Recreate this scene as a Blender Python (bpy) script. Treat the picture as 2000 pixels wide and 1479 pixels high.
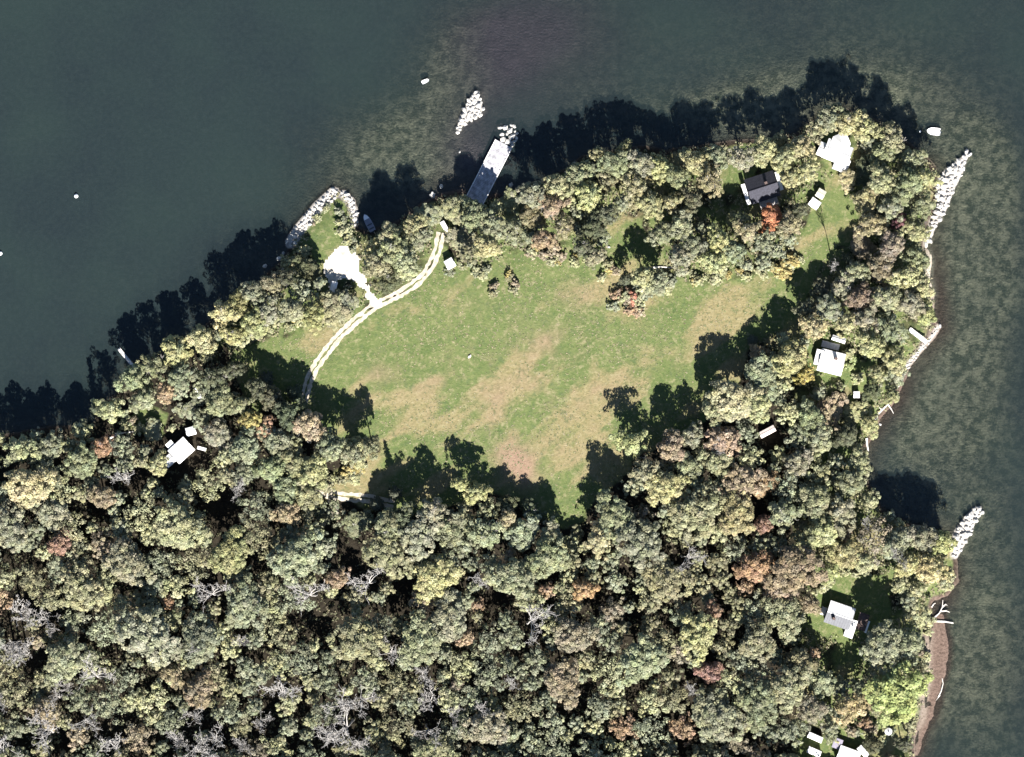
import bpy, math, random
import numpy as np
from mathutils import Vector, Matrix

for o in list(bpy.data.objects):
    bpy.data.objects.remove(o)
SC = bpy.context.scene
COL = SC.collection
PXM = 0.15                                   # metres per photograph pixel on the ground
def P(px, py): return ((px - 1000) * PXM, (739.5 - py) * PXM)

# ------------------------------------------------------------------ camera
CAM_H = 1250.0
cam = bpy.data.cameras.new('camera'); cam_o = bpy.data.objects.new('camera', cam); COL.objects.link(cam_o)
cam_o.location = (0, 0, CAM_H); cam_o.rotation_euler = (0, 0, 0)
cam.sensor_width = 36; cam.lens = 36 * CAM_H / 300.0; cam.clip_start = 10; cam.clip_end = 9000
SC.camera = cam_o
# ------------------------------------------------------------------ sky and sun
SUN_EL = math.radians(41); SUN_AZ = math.radians(169)     # azimuth clockwise from +Y (image up)
w = bpy.data.worlds.new('World'); SC.world = w; w.use_nodes = True
nt = w.node_tree; bg = nt.nodes['Background']
sky = nt.nodes.new('ShaderNodeTexSky'); sky.sky_type = 'NISHITA'; sky.sun_disc = False
sky.sun_elevation = SUN_EL; sky.sun_rotation = SUN_AZ
sky.air_density = 0.8; sky.dust_density = 0.1; sky.ozone_density = 1.6; sky.altitude = 300
nt.links.new(sky.outputs[0], bg.inputs[0]); bg.inputs[1].default_value = 0.05
sd_ = Vector((math.sin(SUN_AZ) * math.cos(SUN_EL), math.cos(SUN_AZ) * math.cos(SUN_EL), math.sin(SUN_EL)))
sl = bpy.data.lights.new('sun', 'SUN'); sl.energy = 5.0; sl.angle = math.radians(0.5); sl.color = (1.0, 0.965, 0.92)
so = bpy.data.objects.new('sun', sl); COL.objects.link(so); so.location = sd_ * 300
so.rotation_euler = sd_.to_track_quat('Z', 'Y').to_euler()
# ------------------------------------------------------------------ exposure
vs = SC.view_settings; vs.view_transform = 'Standard'; vs.look = 'None'; vs.exposure = 1.72; vs.gamma = 1.0
vs.use_curve_mapping = False
SC.cycles.max_bounces = 5; SC.cycles.diffuse_bounces = 2; SC.cycles.glossy_bounces = 2; SC.cycles.transmission_bounces = 2; SC.cycles.transparent_max_bounces = 6

# ================================================================== helpers
rng = np.random.default_rng(11)
random.seed(7)

class NT:
    """tiny node helper"""
    def __init__(s, m): s.t = m.node_tree
    def n(s, ty, ins=None, **kw):
        x = s.t.nodes.new(ty)
        for k, v in kw.items(): setattr(x, k, v)
        for k, v in (ins or {}).items():
            if hasattr(v, 'links') or isinstance(v, bpy.types.NodeSocket): s.t.links.new(v, x.inputs[k])
            else: x.inputs[k].default_value = v
        return x
    def noise(s, scale, detail=4, rough=.6, vec=None, dist=0):
        i = {'Scale': scale, 'Detail': detail, 'Roughness': rough, 'Distortion': dist}
        if vec is not None: i['Vector'] = vec
        return s.n('ShaderNodeTexNoise', i).outputs['Fac']
    def mix(s, f, a, b, mode='MIX'):
        x = s.n('ShaderNodeMix', data_type='RGBA', blend_type=mode)
        for k, v in ((0, f), (6, a), (7, b)):
            if isinstance(v, bpy.types.NodeSocket): s.t.links.new(v, x.inputs[k])
            elif k == 0: x.inputs[0].default_value = v
            else: x.inputs[k].default_value = (*v, 1)
        return x.outputs[2]
    def ramp(s, f, a, b):
        return s.n('ShaderNodeMapRange', {'Value': f, 'From Min': a, 'From Max': b}).outputs[0]
    def math(s, op, a, b):
        return s.n('ShaderNodeMath', {0: a, 1: b}, operation=op).outputs[0]

def new_mat(name):
    m = bpy.data.materials.new(name); m.use_nodes = True
    return m, NT(m), m.node_tree.nodes['Principled BSDF']

def mat(name, col, rough=.8, var=.18, scale=1.5, bump=.0, metal=0, col2=None):
    m, N, b = new_mat(name)
    tc = N.n('ShaderNodeTexCoord').outputs['Object']
    f = N.noise(scale, 5, .6, tc)
    c2 = col2 or tuple(max(0, c * (1 - 2 * var)) for c in col)
    c1 = tuple(min(.9, c * (1 + var * .6)) for c in col)
    N.t.links.new(N.mix(N.ramp(f, .3, .7), c2, c1), b.inputs['Base Color'])
    b.inputs['Roughness'].default_value = rough; b.inputs['Metallic'].default_value = metal
    b.inputs['Specular IOR Level'].default_value = .3
    if bump:
        bp = N.n('ShaderNodeBump', {'Height': f, 'Strength': bump, 'Distance': .1})
        N.t.links.new(bp.outputs[0], b.inputs['Normal'])
    return m

def link(o, parent=None):
    COL.objects.link(o)
    if parent is not None: o.parent = parent
    return o
def tag(o, label, cat, group=None):
    o['label'] = label; o['category'] = cat
    if group: o['group'] = group
    return o
def empty(name, loc, rz=0, sc=(1, 1, 1)):
    o = bpy.data.objects.new(name, None); o.location = loc; o.rotation_euler = (0, 0, rz); o.scale = sc
    o.empty_display_size = .5
    return link(o)

class MB:
    """mesh collector: boxes, tubes, prisms -> ONE mesh"""
    def __init__(s): s.v = []; s.f = []
    def add(s, vs_, fs):
        k = len(s.v); s.v += [tuple(q) for q in vs_]; s.f += [tuple(i + k for i in f) for f in fs]; return s
    def box(s, c, d, rz=0, tilt=0):
        M = Matrix.Translation(c) @ Matrix.Rotation(rz, 4, 'Z') @ Matrix.Rotation(tilt, 4, 'Y')
        vv = [M @ Vector((x * d[0] / 2, y * d[1] / 2, z * d[2] / 2)) for x in (-1, 1) for y in (-1, 1) for z in (-1, 1)]
        return s.add(vv, [(0, 1, 3, 2), (4, 6, 7, 5), (0, 4, 5, 1), (2, 3, 7, 6), (0, 2, 6, 4), (1, 5, 7, 3)])
    def tube(s, pts, rad, n=6, cap=True):
        pts = [Vector(p) for p in pts]; rings = []
        for i, p in enumerate(pts):
            d = (pts[min(i + 1, len(pts) - 1)] - pts[max(i - 1, 0)]).normalized()
            a = d.cross(Vector((0, 0, 1)) if abs(d.z) < .9 else Vector((1, 0, 0))).normalized(); b = d.cross(a)
            r = rad[i] if hasattr(rad, '__len__') else rad
            rings.append([p + (a * math.cos(t) + b * math.sin(t)) * r for t in [2 * math.pi * k / n for k in range(n)]])
        vv = [q for R in rings for q in R]; ff = []
        for i in range(len(pts) - 1):
            for k in range(n):
                ff.append((i * n + k, i * n + (k + 1) % n, (i + 1) * n + (k + 1) % n, (i + 1) * n + k))
        if cap: ff += [tuple(range(n))[::-1], tuple(range((len(pts) - 1) * n, len(pts) * n))]
        return s.add(vv, ff)
    def prism(s, poly, z0, z1):
        n = len(poly)
        vv = [(x, y, z0) for x, y in poly] + [(x, y, z1) for x, y in poly]
        return s.add(vv, [tuple(range(n))[::-1], tuple(range(n, 2 * n))] + [(i, (i + 1) % n, n + (i + 1) % n, n + i) for i in range(n)])
    def mesh(s, name, m, smooth=False):
        me = bpy.data.meshes.new(name); me.from_pydata(s.v, [], s.f); me.materials.append(m)
        if smooth: me.shade_smooth()
        me.update(); return me
    def build(s, name, m, parent=None, smooth=False):
        return link(bpy.data.objects.new(name, s.mesh(name, m, smooth)), parent)

def vnoise(x, y, scale, seed=0, octs=4):
    """lattice value noise, numpy"""
    out = np.zeros_like(x, dtype=float); amp = 1; tot = 0
    r = np.random.default_rng(seed)
    tab = r.random((256, 256))
    for o in range(octs):
        u = x / scale + 37.1 * o; v = y / scale + 11.7 * o
        i = np.floor(u).astype(int); j = np.floor(v).astype(int); fu = u - i; fv = v - j
        fu = fu * fu * (3 - 2 * fu); fv = fv * fv * (3 - 2 * fv)
        g = lambda a, b: tab[a % 256, b % 256]
        out += amp * ((g(i, j) * (1 - fu) + g(i + 1, j) * fu) * (1 - fv) + (g(i, j + 1) * (1 - fu) + g(i + 1, j + 1) * fu) * fv)
        tot += amp; amp *= .5; scale /= 2
    return out / tot

def sdist(poly, X, Y):
    """signed distance in the polygon's units, + inside"""
    d = np.full(X.shape, 1e9); ins = np.zeros(X.shape, bool)
    n = len(poly)
    for i in range(n):
        ax, ay = poly[i]; bx, by = poly[(i + 1) % n]
        ex, ey = bx - ax, by - ay; L = ex * ex + ey * ey + 1e-9
        t = np.clip(((X - ax) * ex + (Y - ay) * ey) / L, 0, 1)
        d = np.minimum(d, (X - ax - t * ex) ** 2 + (Y - ay - t * ey) ** 2)
        c = ((ay > Y) != (by > Y)) & (X < (bx - ax) * (Y - ay) / (by - ay + 1e-12) + ax)
        ins ^= c
    return np.where(ins, 1, -1) * np.sqrt(d)
def ldist(line, X, Y):
    d = np.full(X.shape, 1e9)
    for (ax, ay), (bx, by) in zip(line[:-1], line[1:]):
        ex, ey = bx - ax, by - ay; L = ex * ex + ey * ey + 1e-9
        t = np.clip(((X - ax) * ex + (Y - ay) * ey) / L, 0, 1)
        d = np.minimum(d, (X - ax - t * ex) ** 2 + (Y - ay - t * ey) ** 2)
    return np.sqrt(d)
sstep = lambda a, b, x: (lambda t: t * t * (3 - 2 * t))(np.clip((x - a) / (b - a), 0, 1))

# ================================================================== map outlines (photograph pixels; each is a place on the ground)
SHORE = [(-9000, 870), (-300, 862), (0, 845), (100, 836), (180, 825), (195, 790), (230, 762), (250, 735), (290, 705), (330, 680), (400, 640),
         (430, 600), (480, 570), (520, 535), (550, 505), (570, 470), (600, 430), (640, 385), (660, 372), (685, 388), (691, 415), (697, 442),
         (725, 452), (770, 430), (820, 400), (860, 378), (900, 374), (930, 388), (990, 380), (1050, 365), (1090, 340), (1140, 303), (1200, 292),
         (1260, 287), (1300, 297), (1360, 282), (1420, 277), (1490, 270), (1560, 255), (1600, 222), (1650, 212), (1700, 226), (1750, 252),
         (1790, 287), (1828, 325), (1833, 350), (1830, 400), (1815, 440), (1808, 480), (1818, 510), (1820, 560), (1826, 600), (1831, 640),
         (1800, 685), (1770, 725), (1755, 765), (1742, 795), (1720, 815), (1710, 840), (1694, 870), (1692, 910), (1702, 950), (1722, 990),
         (1760, 1012), (1810, 1030), (1855, 1040), (1864, 1060), (1866, 1090), (1868, 1135), (1850, 1165), (1822, 1172), (1815, 1205),
         (1812, 1300), (1806, 1380), (1792, 1420), (1786, 1479), (1780, 1600), (1770, 9000), (-9000, 9000)]
MEADOW = [(455, 700), (480, 680), (560, 655), (620, 640), (660, 618), (735, 600), (800, 565), (845, 520), (870, 480), (900, 520), (940, 530), (1010, 495),
          (1060, 495), (1110, 470), (1130, 500), (1190, 520), (1190, 425), (1250, 425), (1290, 515), (1320, 545), (1380, 560), (1450, 540), (1520, 520),
          (1600, 440), (1650, 425), (1640, 480), (1600, 530), (1570, 590), (1555, 640), (1500, 650), (1460, 690), (1430, 770), (1360, 830), (1300, 860),
          (1250, 880), (1210, 940), (1165, 965), (1140, 1010), (1110, 1030), (1060, 1010), (1010, 970), (930, 960), (880, 985), (800, 995), (720, 990),
          (640, 968), (650, 920), (740, 880), (742, 840), (700, 870), (640, 850), (600, 800), (500, 800), (460, 740)]
LAWNS = [[(600, 440), (640, 395), (670, 395), (685, 440), (700, 540), (650, 560), (610, 500)],
         [(1395, 350), (1430, 320), (1480, 325), (1470, 345), (1430, 380), (1400, 375)],
         [(1590, 370), (1640, 340), (1680, 420), (1660, 480), (1610, 490), (1560, 480)],
         [(1600, 690), (1660, 690), (1720, 720), (1690, 770), (1620, 760)],
         [(1575, 1175), (1600, 1140), (1680, 1120), (1740, 1120), (1740, 1200), (1700, 1240), (1600, 1240), (1570, 1220)],
         [(230, 830), (300, 790), (330, 810), (320, 850), (270, 850)],
         [(1690, 1420), (1760, 1400), (1770, 1479), (1560, 1500), (1560, 1440)],
         [(560, 560), (575, 560), (600, 690), (580, 700)]]
YARD = [(645, 495), (668, 482), (690, 490), (700, 505), (703, 530), (712, 548), (728, 575), (745, 592), (733, 604), (722, 596), (712, 572), (694, 553),
        (676, 545), (660, 552), (655, 572), (644, 578), (640, 555), (632, 535), (634, 510)]
TRACK = [(862, 455), (852, 495), (830, 537), (797, 564), (757, 586), (728, 601), (697, 626), (664, 656), (640, 685), (619, 714), (605, 742), (596, 775), (588, 810),
         (578, 850), (575, 895), (595, 935), (640, 962), (680, 970), (722, 974), (770, 985)]
SPUR = [(640, 962), (652, 985), (656, 1015)]
BAR_N = [(890, 252), (898, 232), (906, 213), (915, 195), (926, 178), (936, 180), (938, 196), (945, 212), (938, 226), (925, 232), (908, 242), (896, 256)]
BAR_NE = [(1888, 292), (1895, 300), (1887, 316), (1881, 335), (1868, 360), (1856, 388), (1852, 405), (1838, 425), (1827, 447), (1816, 472), (1806, 478), (1803, 465),
          (1812, 445), (1822, 425), (1829, 400), (1829, 362), (1843, 336), (1868, 314), (1880, 304)]
BAR_SE = [(1915, 989), (1919, 1000), (1906, 1016), (1897, 1040), (1883, 1066), (1868, 1090), (1858, 1086), (1861, 1060), (1866, 1036), (1884, 1010), (1898, 994)]
REV_W = [(568, 474), (585, 448), (602, 428), (622, 404), (642, 386), (652, 377)]
REV_W2 = [(670, 380), (684, 393), (690, 412), (692, 436)]
REV_E = [(1832, 638), (1822, 656), (1803, 676), (1783, 700), (1765, 724), (1754, 750)]
REV_S = [(1738, 792), (1722, 806)]
PIER_LINE = [(922, 392), (986, 280)]

def toW(poly): return [P(*q) for q in poly]

# ================================================================== ground sheet (land, banks and lake bed in one)
def axis(lo, hi, step):
    core = np.arange(lo, hi + .01, step)
    a = [lo - 6, lo - 16, lo - 35, lo - 80, lo - 200, lo - 500, lo - 1300]
    b = [hi + 6, hi + 16, hi + 35, hi + 80, hi + 200, hi + 500, hi + 1300]
    return np.array(a[::-1] + list(core) + b)
GX = axis(-166, 166, .7); GY = axis(-128, 128, .7)
X, Y = np.meshgrid(GX, GY)
PXX = X / PXM + 1000; PYY = 739.5 - Y / PXM
sh = sdist(SHORE, PXX, PYY) * PXM + (vnoise(X, Y, 5, 3, 3) - .5) * 2.2
blob = lambda px, py, rx, ry, a=0: np.exp(-((((PXX - px) * math.cos(a) + (PYY - py) * math.sin(a)) / rx) ** 2 + (((PYY - py) * math.cos(a) - (PXX - px) * math.sin(a)) / ry) ** 2))
shelf = np.clip(blob(740, 290, 170, 110, -.6) + blob(900, 130, 90, 110) * .7 + blob(1900, 700, 130, 330) + blob(1920, 1300, 150, 300) + .7 * blob(1650, 170, 200, 70) + .6 * blob(1880, 330, 90, 90) + .5 * blob(1500, 220, 120, 60) + .85 * blob(1040, 70, 170, 150) + .50 * blob(1650, 60, 520, 220) + .5 * blob(1960, 450, 90, 200) + .9 * blob(1850, 580, 45, 200) + .9 * blob(1900, 330, 60, 90) + .7 * blob(1450, 215, 260, 45) + .8 * blob(900, 320, 110, 70) + .7 * blob(1780, 850, 80, 110) + .6 * blob(480, 500, 60, 40), 0, 1)
depth = np.where(sh < 0, -sh, 0)
dz = 3.6 * (1 - np.exp(-depth / 9)) * (1 - .80 * shelf) + .25 * shelf * (1 - np.exp(-depth / 3)) * (vnoise(X, Y, 7, 8) - .3)
land = 2.6 * (1 - np.exp(-np.maximum(sh, 0) / 7)) + .5 * (vnoise(X, Y, 40, 5) - .5) * sstep(4, 20, sh) + .12 * (vnoise(X, Y, 4, 6) - .5) * sstep(1, 6, sh)
Z = np.where(sh > 0, land, -dz)
barm = np.zeros_like(X)
for b in (BAR_N, BAR_NE, BAR_SE):
    s_ = sdist(b, PXX, PYY) * PXM + (vnoise(X, Y, 2, 9, 2) - .5) * .8
    hgt = -2.2 + 2.6 * sstep(-3.5, 1.0, s_); Z = np.where(s_ > -3.5, np.maximum(Z, hgt), Z)
    barm = np.maximum(barm, sstep(-.5, .4, s_))
for ln, wd in ((REV_W, 1.5), (REV_W2, 1.0), (REV_E, .4)):
    l_ = ldist(ln, PXX, PYY) * PXM; barm = np.maximum(barm, sstep(wd + .5, wd - .2, l_) * .9)
    Z = np.where(l_ < wd + 1, np.maximum(Z, .35 * sstep(wd + 1, wd * .4, l_) - .1), Z)

BEACH = [(1812, 1190), (1848, 1195), (1856, 1250), (1852, 1310), (1840, 1370), (1815, 1425), (1795, 1479), (1780, 1479), (1795, 1400), (1806, 1300)]
bs = sdist(BEACH, PXX, PYY) * PXM + (vnoise(X, Y, 3, 12, 3) - .5) * 1.5
Z = np.where(bs > -4, np.maximum(Z, -.75 + .80 * sstep(-4, 2.0, bs) + .22 * (vnoise(X, Y, 4, 14, 4) - .45)), Z)
nz = vnoise(X, Y, 9, 21) - .5; nz2 = vnoise(X, Y, 3, 22) - .5
mead = sdist(MEADOW, PXX, PYY) * PXM
grass = sstep(-2.0, 1.2, mead + 4 * nz2)
scrubz = np.clip(sstep(760, 640, PYY) + sstep(1500, 1600, PXX) + sstep(300, 150, PXX) * 0, 0, 1) * sstep(.4, 2.0, sh)
grass = np.maximum(grass, scrubz * np.clip(.62 + 1.2 * nz2 + .6 * nz, 0, .85))
for L in LAWNS: grass = np.maximum(grass, .9 * sstep(-1.5, 1.0, sdist(L, PXX, PYY) * PXM + 3 * nz2))
tan_ = (.85 * blob(1045, 690, 70, 40, -.5) + .9 * blob(985, 760, 40, 26, -.7) + .6 * blob(900, 820, 120, 35, -.5) + .75 * blob(1120, 820, 110, 80) + .6 * blob(1280, 690, 160, 60, -.2) +
        .65 * blob(810, 610, 35, 35) + .6 * blob(780, 790, 60, 50) + .6 * blob(1080, 560, 90, 40, -.4) + .5 * blob(1400, 590, 120, 40) + .5 * blob(1150, 910, 60, 60) + .5 * blob(690, 920, 60, 40) + .6 * blob(1180, 560, 70, 40) + .3 * blob(1320, 640, 200, 110) + .4 * blob(1130, 800, 130, 90) + .4 * blob(860, 810, 130, 40) - .5 * blob(800, 680, 130, 60, -.6) - .5 * blob(1000, 600, 90, 50) - .45 * blob(1130, 960, 40, 50)
        - .6 * blob(1010, 775, 24, 110, .75) - .5 * blob(1150, 660, 16, 90, 1.0) - .4 * blob(560, 690, 70, 40) - .4 * blob(880, 660, 90, 60) - .4 * blob(1390, 625, 90, 30) - .5 * blob(1140, 930, 30, 50))
ca, sa = math.cos(.62), math.sin(.62); U = X * ca + Y * sa; W = -X * sa + Y * ca
streak = vnoise(U / 3.2, W, 6, 23, 4) - .5
tan_ = np.clip(tan_ + 1.1 * nz + .7 * nz2 + 4.2 * streak - .10, 0, 1)
pink = np.clip(1.1 * blob(1000, 895, 34, 34) + .7 * blob(1025, 930, 22, 34) + .5 * blob(1055, 670, 50, 25, -.6) + .45 * blob(965, 770, 30, 25) + .35 * blob(1120, 580, 40, 25) + .4 * blob(740, 730, 30, 20) + (.8 * nz2 + 1.3 * np.maximum(streak, 0)) * blob(1020, 760, 330, 170), 0, 1)
mud = np.clip(sstep(1.8, .2, sh) * sstep(-9, -1, sh), 0, 1) * np.clip(blob(1830, 1290, 50, 170) * 1.4 + .8 * blob(1740, 800, 90, 110) + .8 * blob(1840, 590, 40, 130) + .5 * blob(870, 330, 160, 80) + .25, 0, 1)
mud = np.maximum(mud, .95 * sstep(-2.0, .5, bs) * sstep(1.5, .3, sh))
purple = np.clip(1.2 * blob(1035, 60, 165, 130) + .8 * blob(930, 300, 70, 80) + .4 * blob(1000, 200, 80, 80), 0, 1)
weed = np.clip(shelf * 1.1 + 1.4 * (vnoise(X, Y, 14, 31) - .62), 0, 1)
sand = np.clip(sstep(2.4, .6, np.abs(sh - .5)) * (.9 * blob(1818, 530, 16, 60) + .15 * blob(1800, 690, 30, 60) + .35 * blob(1806, 1330, 30, 120)), 0, 1)

def grid_obj(name, GX, GY, Z, attrs, m):
    ny, nx = Z.shape
    XX, YY = np.meshgrid(GX, GY)
    co = np.stack([XX, YY, Z], -1).reshape(-1, 3)
    idx = np.arange(nx * ny).reshape(ny, nx)
    q = np.stack([idx[:-1, :-1], idx[:-1, 1:], idx[1:, 1:], idx[1:, :-1]], -1).reshape(-1, 4)
    me = bpy.data.meshes.new(name)
    me.vertices.add(len(co)); me.vertices.foreach_set('co', co.ravel().astype(np.float32))
    me.loops.add(q.size); me.loops.foreach_set('vertex_index', q.ravel().astype(np.int32))
    me.polygons.add(len(q)); me.polygons.foreach_set('loop_start', np.arange(0, q.size, 4, dtype=np.int32))
    me.update(calc_edges=True)
    for k, ch in attrs.items():
        a = me.attributes.new(k, 'FLOAT_COLOR', 'POINT')
        d = np.ones((len(co), 4), np.float32)
        for i, c in enumerate(ch): d[:, i] = c.ravel()
        a.data.foreach_set('color', d.ravel())
    me.materials.append(m); me.shade_smooth()
    o = bpy.data.objects.new(name, me); o['kind'] = 'structure'
    return link(o)

def height(x, y):
    x = np.asarray(x, float); y = np.asarray(y, float)
    i = np.clip(np.searchsorted(GX, x) - 1, 0, len(GX) - 2); j = np.clip(np.searchsorted(GY, y) - 1, 0, len(GY) - 2)
    u = (x - GX[i]) / (GX[i + 1] - GX[i]); v = (y - GY[j]) / (GY[j + 1] - GY[j])
    return (Z[j, i] * (1 - u) + Z[j, i + 1] * u) * (1 - v) + (Z[j + 1, i] * (1 - u) + Z[j + 1, i + 1] * u) * v
def H(x, y): return float(height(x, y))

# ground material: leaf litter, meadow grass, dry grass, bare soil, shore mud, rubble, lake bed
m, N, b = new_mat('ground')
g = N.n('ShaderNodeNewGeometry').outputs['Position']
def chan(nm):
    a = N.n('ShaderNodeAttribute', attribute_name=nm).outputs['Color']
    return N.n('ShaderNodeSeparateColor', {0: a}).outputs
A1, A2, A3 = chan('m1'), chan('m2'), chan('m3')
n_f = N.noise(1.3, 6, .7, g); n_m = N.noise(.22, 5, .6, g); n_x = N.noise(3.2, 4, .75, g); n_w = N.noise(.42, 5, .74, g); n_k = N.noise(.62, 4, .68, g)
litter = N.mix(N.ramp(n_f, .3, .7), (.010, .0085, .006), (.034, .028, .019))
green = N.mix(N.ramp(n_m, .3, .7), (.050, .084, .024), (.096, .124, .041))
green = N.mix(N.ramp(n_f, .35, .75), green, (.135, .148, .060))
dry = N.mix(N.ramp(n_f, .3, .75), (.150, .130, .058), (.235, .197, .108))
pinks = N.mix(N.ramp(n_f, .3, .7), (.175, .118, .080), (.26, .18, .125))
gr = N.mix(N.ramp(N.math('ADD', A1[1], N.math('MULTIPLY', N.math('SUBTRACT', n_f, .5), .5)), .12, .8), green, dry)
gr = N.mix(N.math('MULTIPLY', N.ramp(n_k, .54, .68), .65), gr, (.24, .213, .122))
gr = N.mix(N.math('MULTIPLY', N.ramp(n_k, .47, .32), .75), gr, (.070, .096, .042))
gr = N.mix(A1[2], gr, pinks)
gr = N.mix(N.math('MULTIPLY', N.ramp(n_x, .62, .78), .5), gr, (.30, .28, .195))
gr = N.mix(N.math('MULTIPLY', N.ramp(n_x, .42, .28), .45), gr, (.066, .080, .032))
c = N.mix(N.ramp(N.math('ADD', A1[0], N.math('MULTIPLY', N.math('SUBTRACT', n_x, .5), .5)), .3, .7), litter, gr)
bed = N.mix(N.ramp(n_w, .35, .65), (.065, .080, .070), (.14, .15, .125))
bedw = N.mix(N.ramp(n_w, .42, .60), (.11, .12, .085), (.40, .37, .265))
bed = N.mix(A2[2], bed, bedw)
bed = N.mix(A2[1], bed, N.mix(N.ramp(n_w, .35, .65), (.120, .085, .112), (.185, .135, .165)))
c = N.mix(A3[0], c, bed)
mudc = N.mix(N.ramp(n_f, .3, .7), (.060, .040, .031), (.190, .135, .108))
c = N.mix(A2[0], c, mudc)
c = N.mix(A3[2], c, N.mix(N.ramp(n_f, .3, .7), (.30, .26, .2), (.52, .47, .39)))
c = N.mix(A3[1], c, N.mix(N.ramp(n_x, .35, .6), (.26, .24, .21), (.50, .47, .43)))
N.t.links.new(c, b.inputs['Base Color']); b.inputs['Roughness'].default_value = .95; b.inputs['Specular IOR Level'].default_value = .1
bp = N.n('ShaderNodeBump', {'Height': N.math('ADD', n_f, N.math('MULTIPLY', n_x, .6)), 'Strength': .55, 'Distance': .5})
N.t.links.new(bp.outputs[0], b.inputs['Normal'])
M_GROUND = m
under = sstep(.15, -.35, Z)
ground = grid_obj('ground', GX, GY, Z, {'m1': (grass, tan_, pink), 'm2': (mud, purple, weed), 'm3': (under, barm, sand)}, M_GROUND)

# ------------------------------------------------------------------ lake: turbid water, clearer where shallow
WXs = axis(-166, 166, 1.6); WYs = axis(-128, 128, 1.6)
WX, WY = np.meshgrid(WXs, WYs)
wd = np.clip(-height(np.clip(WX, -1400, 1400), np.clip(WY, -1400, 1400)), 0, 6)
turb = 1 - np.exp(-wd / 1.9)
m, N, b = new_mat('lake_water')
g = N.n('ShaderNodeNewGeometry').outputs['Position']
t = N.n('ShaderNodeSeparateColor', {0: N.n('ShaderNodeAttribute', attribute_name='depth').outputs['Color']}).outputs[0]
n1 = N.noise(.03, 4, .55, g); n2 = N.noise(.75, 5, .75, g)
wc = N.mix(N.ramp(n1, .35, .65), (.0128, .0195, .0218), (.0160, .0258, .0248))
wc = N.mix(N.math('MULTIPLY', N.ramp(n2, .42, .72), .35), wc, (.027, .038, .037))
dif = N.n('ShaderNodeBsdfDiffuse', {'Color': wc})
tr = N.n('ShaderNodeBsdfTransparent', {'Color': (.88, .93, .90, 1)})
mx = N.n('ShaderNodeMixShader', {0: N.ramp(t, 0, 1.05), 1: tr.outputs[0], 2: dif.outputs[0]})
bp = N.n('ShaderNodeBump', {'Height': N.noise(1.6, 5, .65, g), 'Strength': .25, 'Distance': .12})
gl = N.n('ShaderNodeBsdfGlossy', {'Color': (1, 1, 1, 1), 'Roughness': .12, 'Normal': bp.outputs[0]})
fr = N.n('ShaderNodeFresnel', {'IOR': 1.33, 'Normal': bp.outputs[0]})
ms = N.n('ShaderNodeMixShader', {0: fr.outputs[0], 1: mx.outputs[0], 2: gl.outputs[0]})
N.t.links.new(ms.outputs[0], N.t.nodes['Material Output'].inputs[0])
lake = grid_obj('lake', WXs, WYs, np.zeros_like(WX), {'depth': (turb, turb, turb)}, m)

# ------------------------------------------------------------------ gravel track and yard
M_GRAVEL = mat('pale_gravel', (.46, .415, .335), .95, .2, .9, .3, col2=(.27, .225, .16))
def smooth_line(pts, step=.8):
    w_ = [Vector((*P(*p), 0)) for p in pts]; out = []
    for i in range(len(w_) - 1):
        p0 = w_[max(i - 1, 0)]; p1 = w_[i]; p2 = w_[i + 1]; p3 = w_[min(i + 2, len(w_) - 1)]
        n = max(2, int((p2 - p1).length / step))
        for k in range(n):
            t = k / n
            out.append(.5 * ((2 * p1) + (p2 - p0) * t + (2 * p0 - 5 * p1 + 4 * p2 - p3) * t * t + (3 * p1 - p0 - 3 * p2 + p3) * t ** 3))
    out.append(w_[-1]); return out
def ribbon(mb, line, off, wid, lift=.05, r=random.Random(3)):
    vv = []; k = 0
    for i, p in enumerate(line):
        d = (line[min(i + 1, len(line) - 1)] - line[max(i - 1, 0)]).normalized(); n = Vector((-d.y, d.x, 0))
        o1 = off - wid / 2 + r.uniform(-.26, .26); o2 = off + wid / 2 + r.uniform(-.26, .26)
        for o in (o1, (o1 + o2) / 2, o2):
            q = p + n * o; vv.append((q.x, q.y, H(q.x, q.y) + lift))
    ff = []
    for i in range(len(line) - 1):
        for j in (0, 1):
            a = i * 3 + j; ff.append((a, a + 1, a + 4, a + 3))
    mb.add(vv, ff)
tm = MB(); L_ = smooth_line(TRACK)
ribbon(tm, L_, -.76, 1.1); ribbon(tm, L_, .76, 1.1)
L2 = smooth_line(SPUR); ribbon(tm, L2, -.8, .7, .06); ribbon(tm, L2, .8, .7, .06)
o = tm.build('gravel_track', M_GRAVEL); o['kind'] = 'structure'
xs = np.arange(-56, -36, .45); ys = np.arange(19, 40, .45)
YX, YY = np.meshgrid(xs, ys)
yd = sdist(YARD, YX / PXM + 1000, 739.5 - YY / PXM) * PXM + (vnoise(YX, YY, 1.6, 44, 2) - .5) * 1.6
yz = height(YX, YY) + .055
vid = -np.ones(YX.shape, int); mb = MB()
for j in range(len(ys) - 1):
    for i in range(len(xs) - 1):
        if yd[j, i] > 0:
            f = []
            for a, c_ in ((j, i), (j, i + 1), (j + 1, i + 1), (j + 1, i)):
                if vid[a, c_] < 0: vid[a, c_] = len(mb.v); mb.v.append((YX[a, c_], YY[a, c_], yz[a, c_]))
                f.append(vid[a, c_])
            mb.f.append(tuple(f))
o = mb.build('gravel_yard', mat('white_gravel', (.55, .51, .44), .95, .22, .7, .3)); o['kind'] = 'structure'

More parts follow.
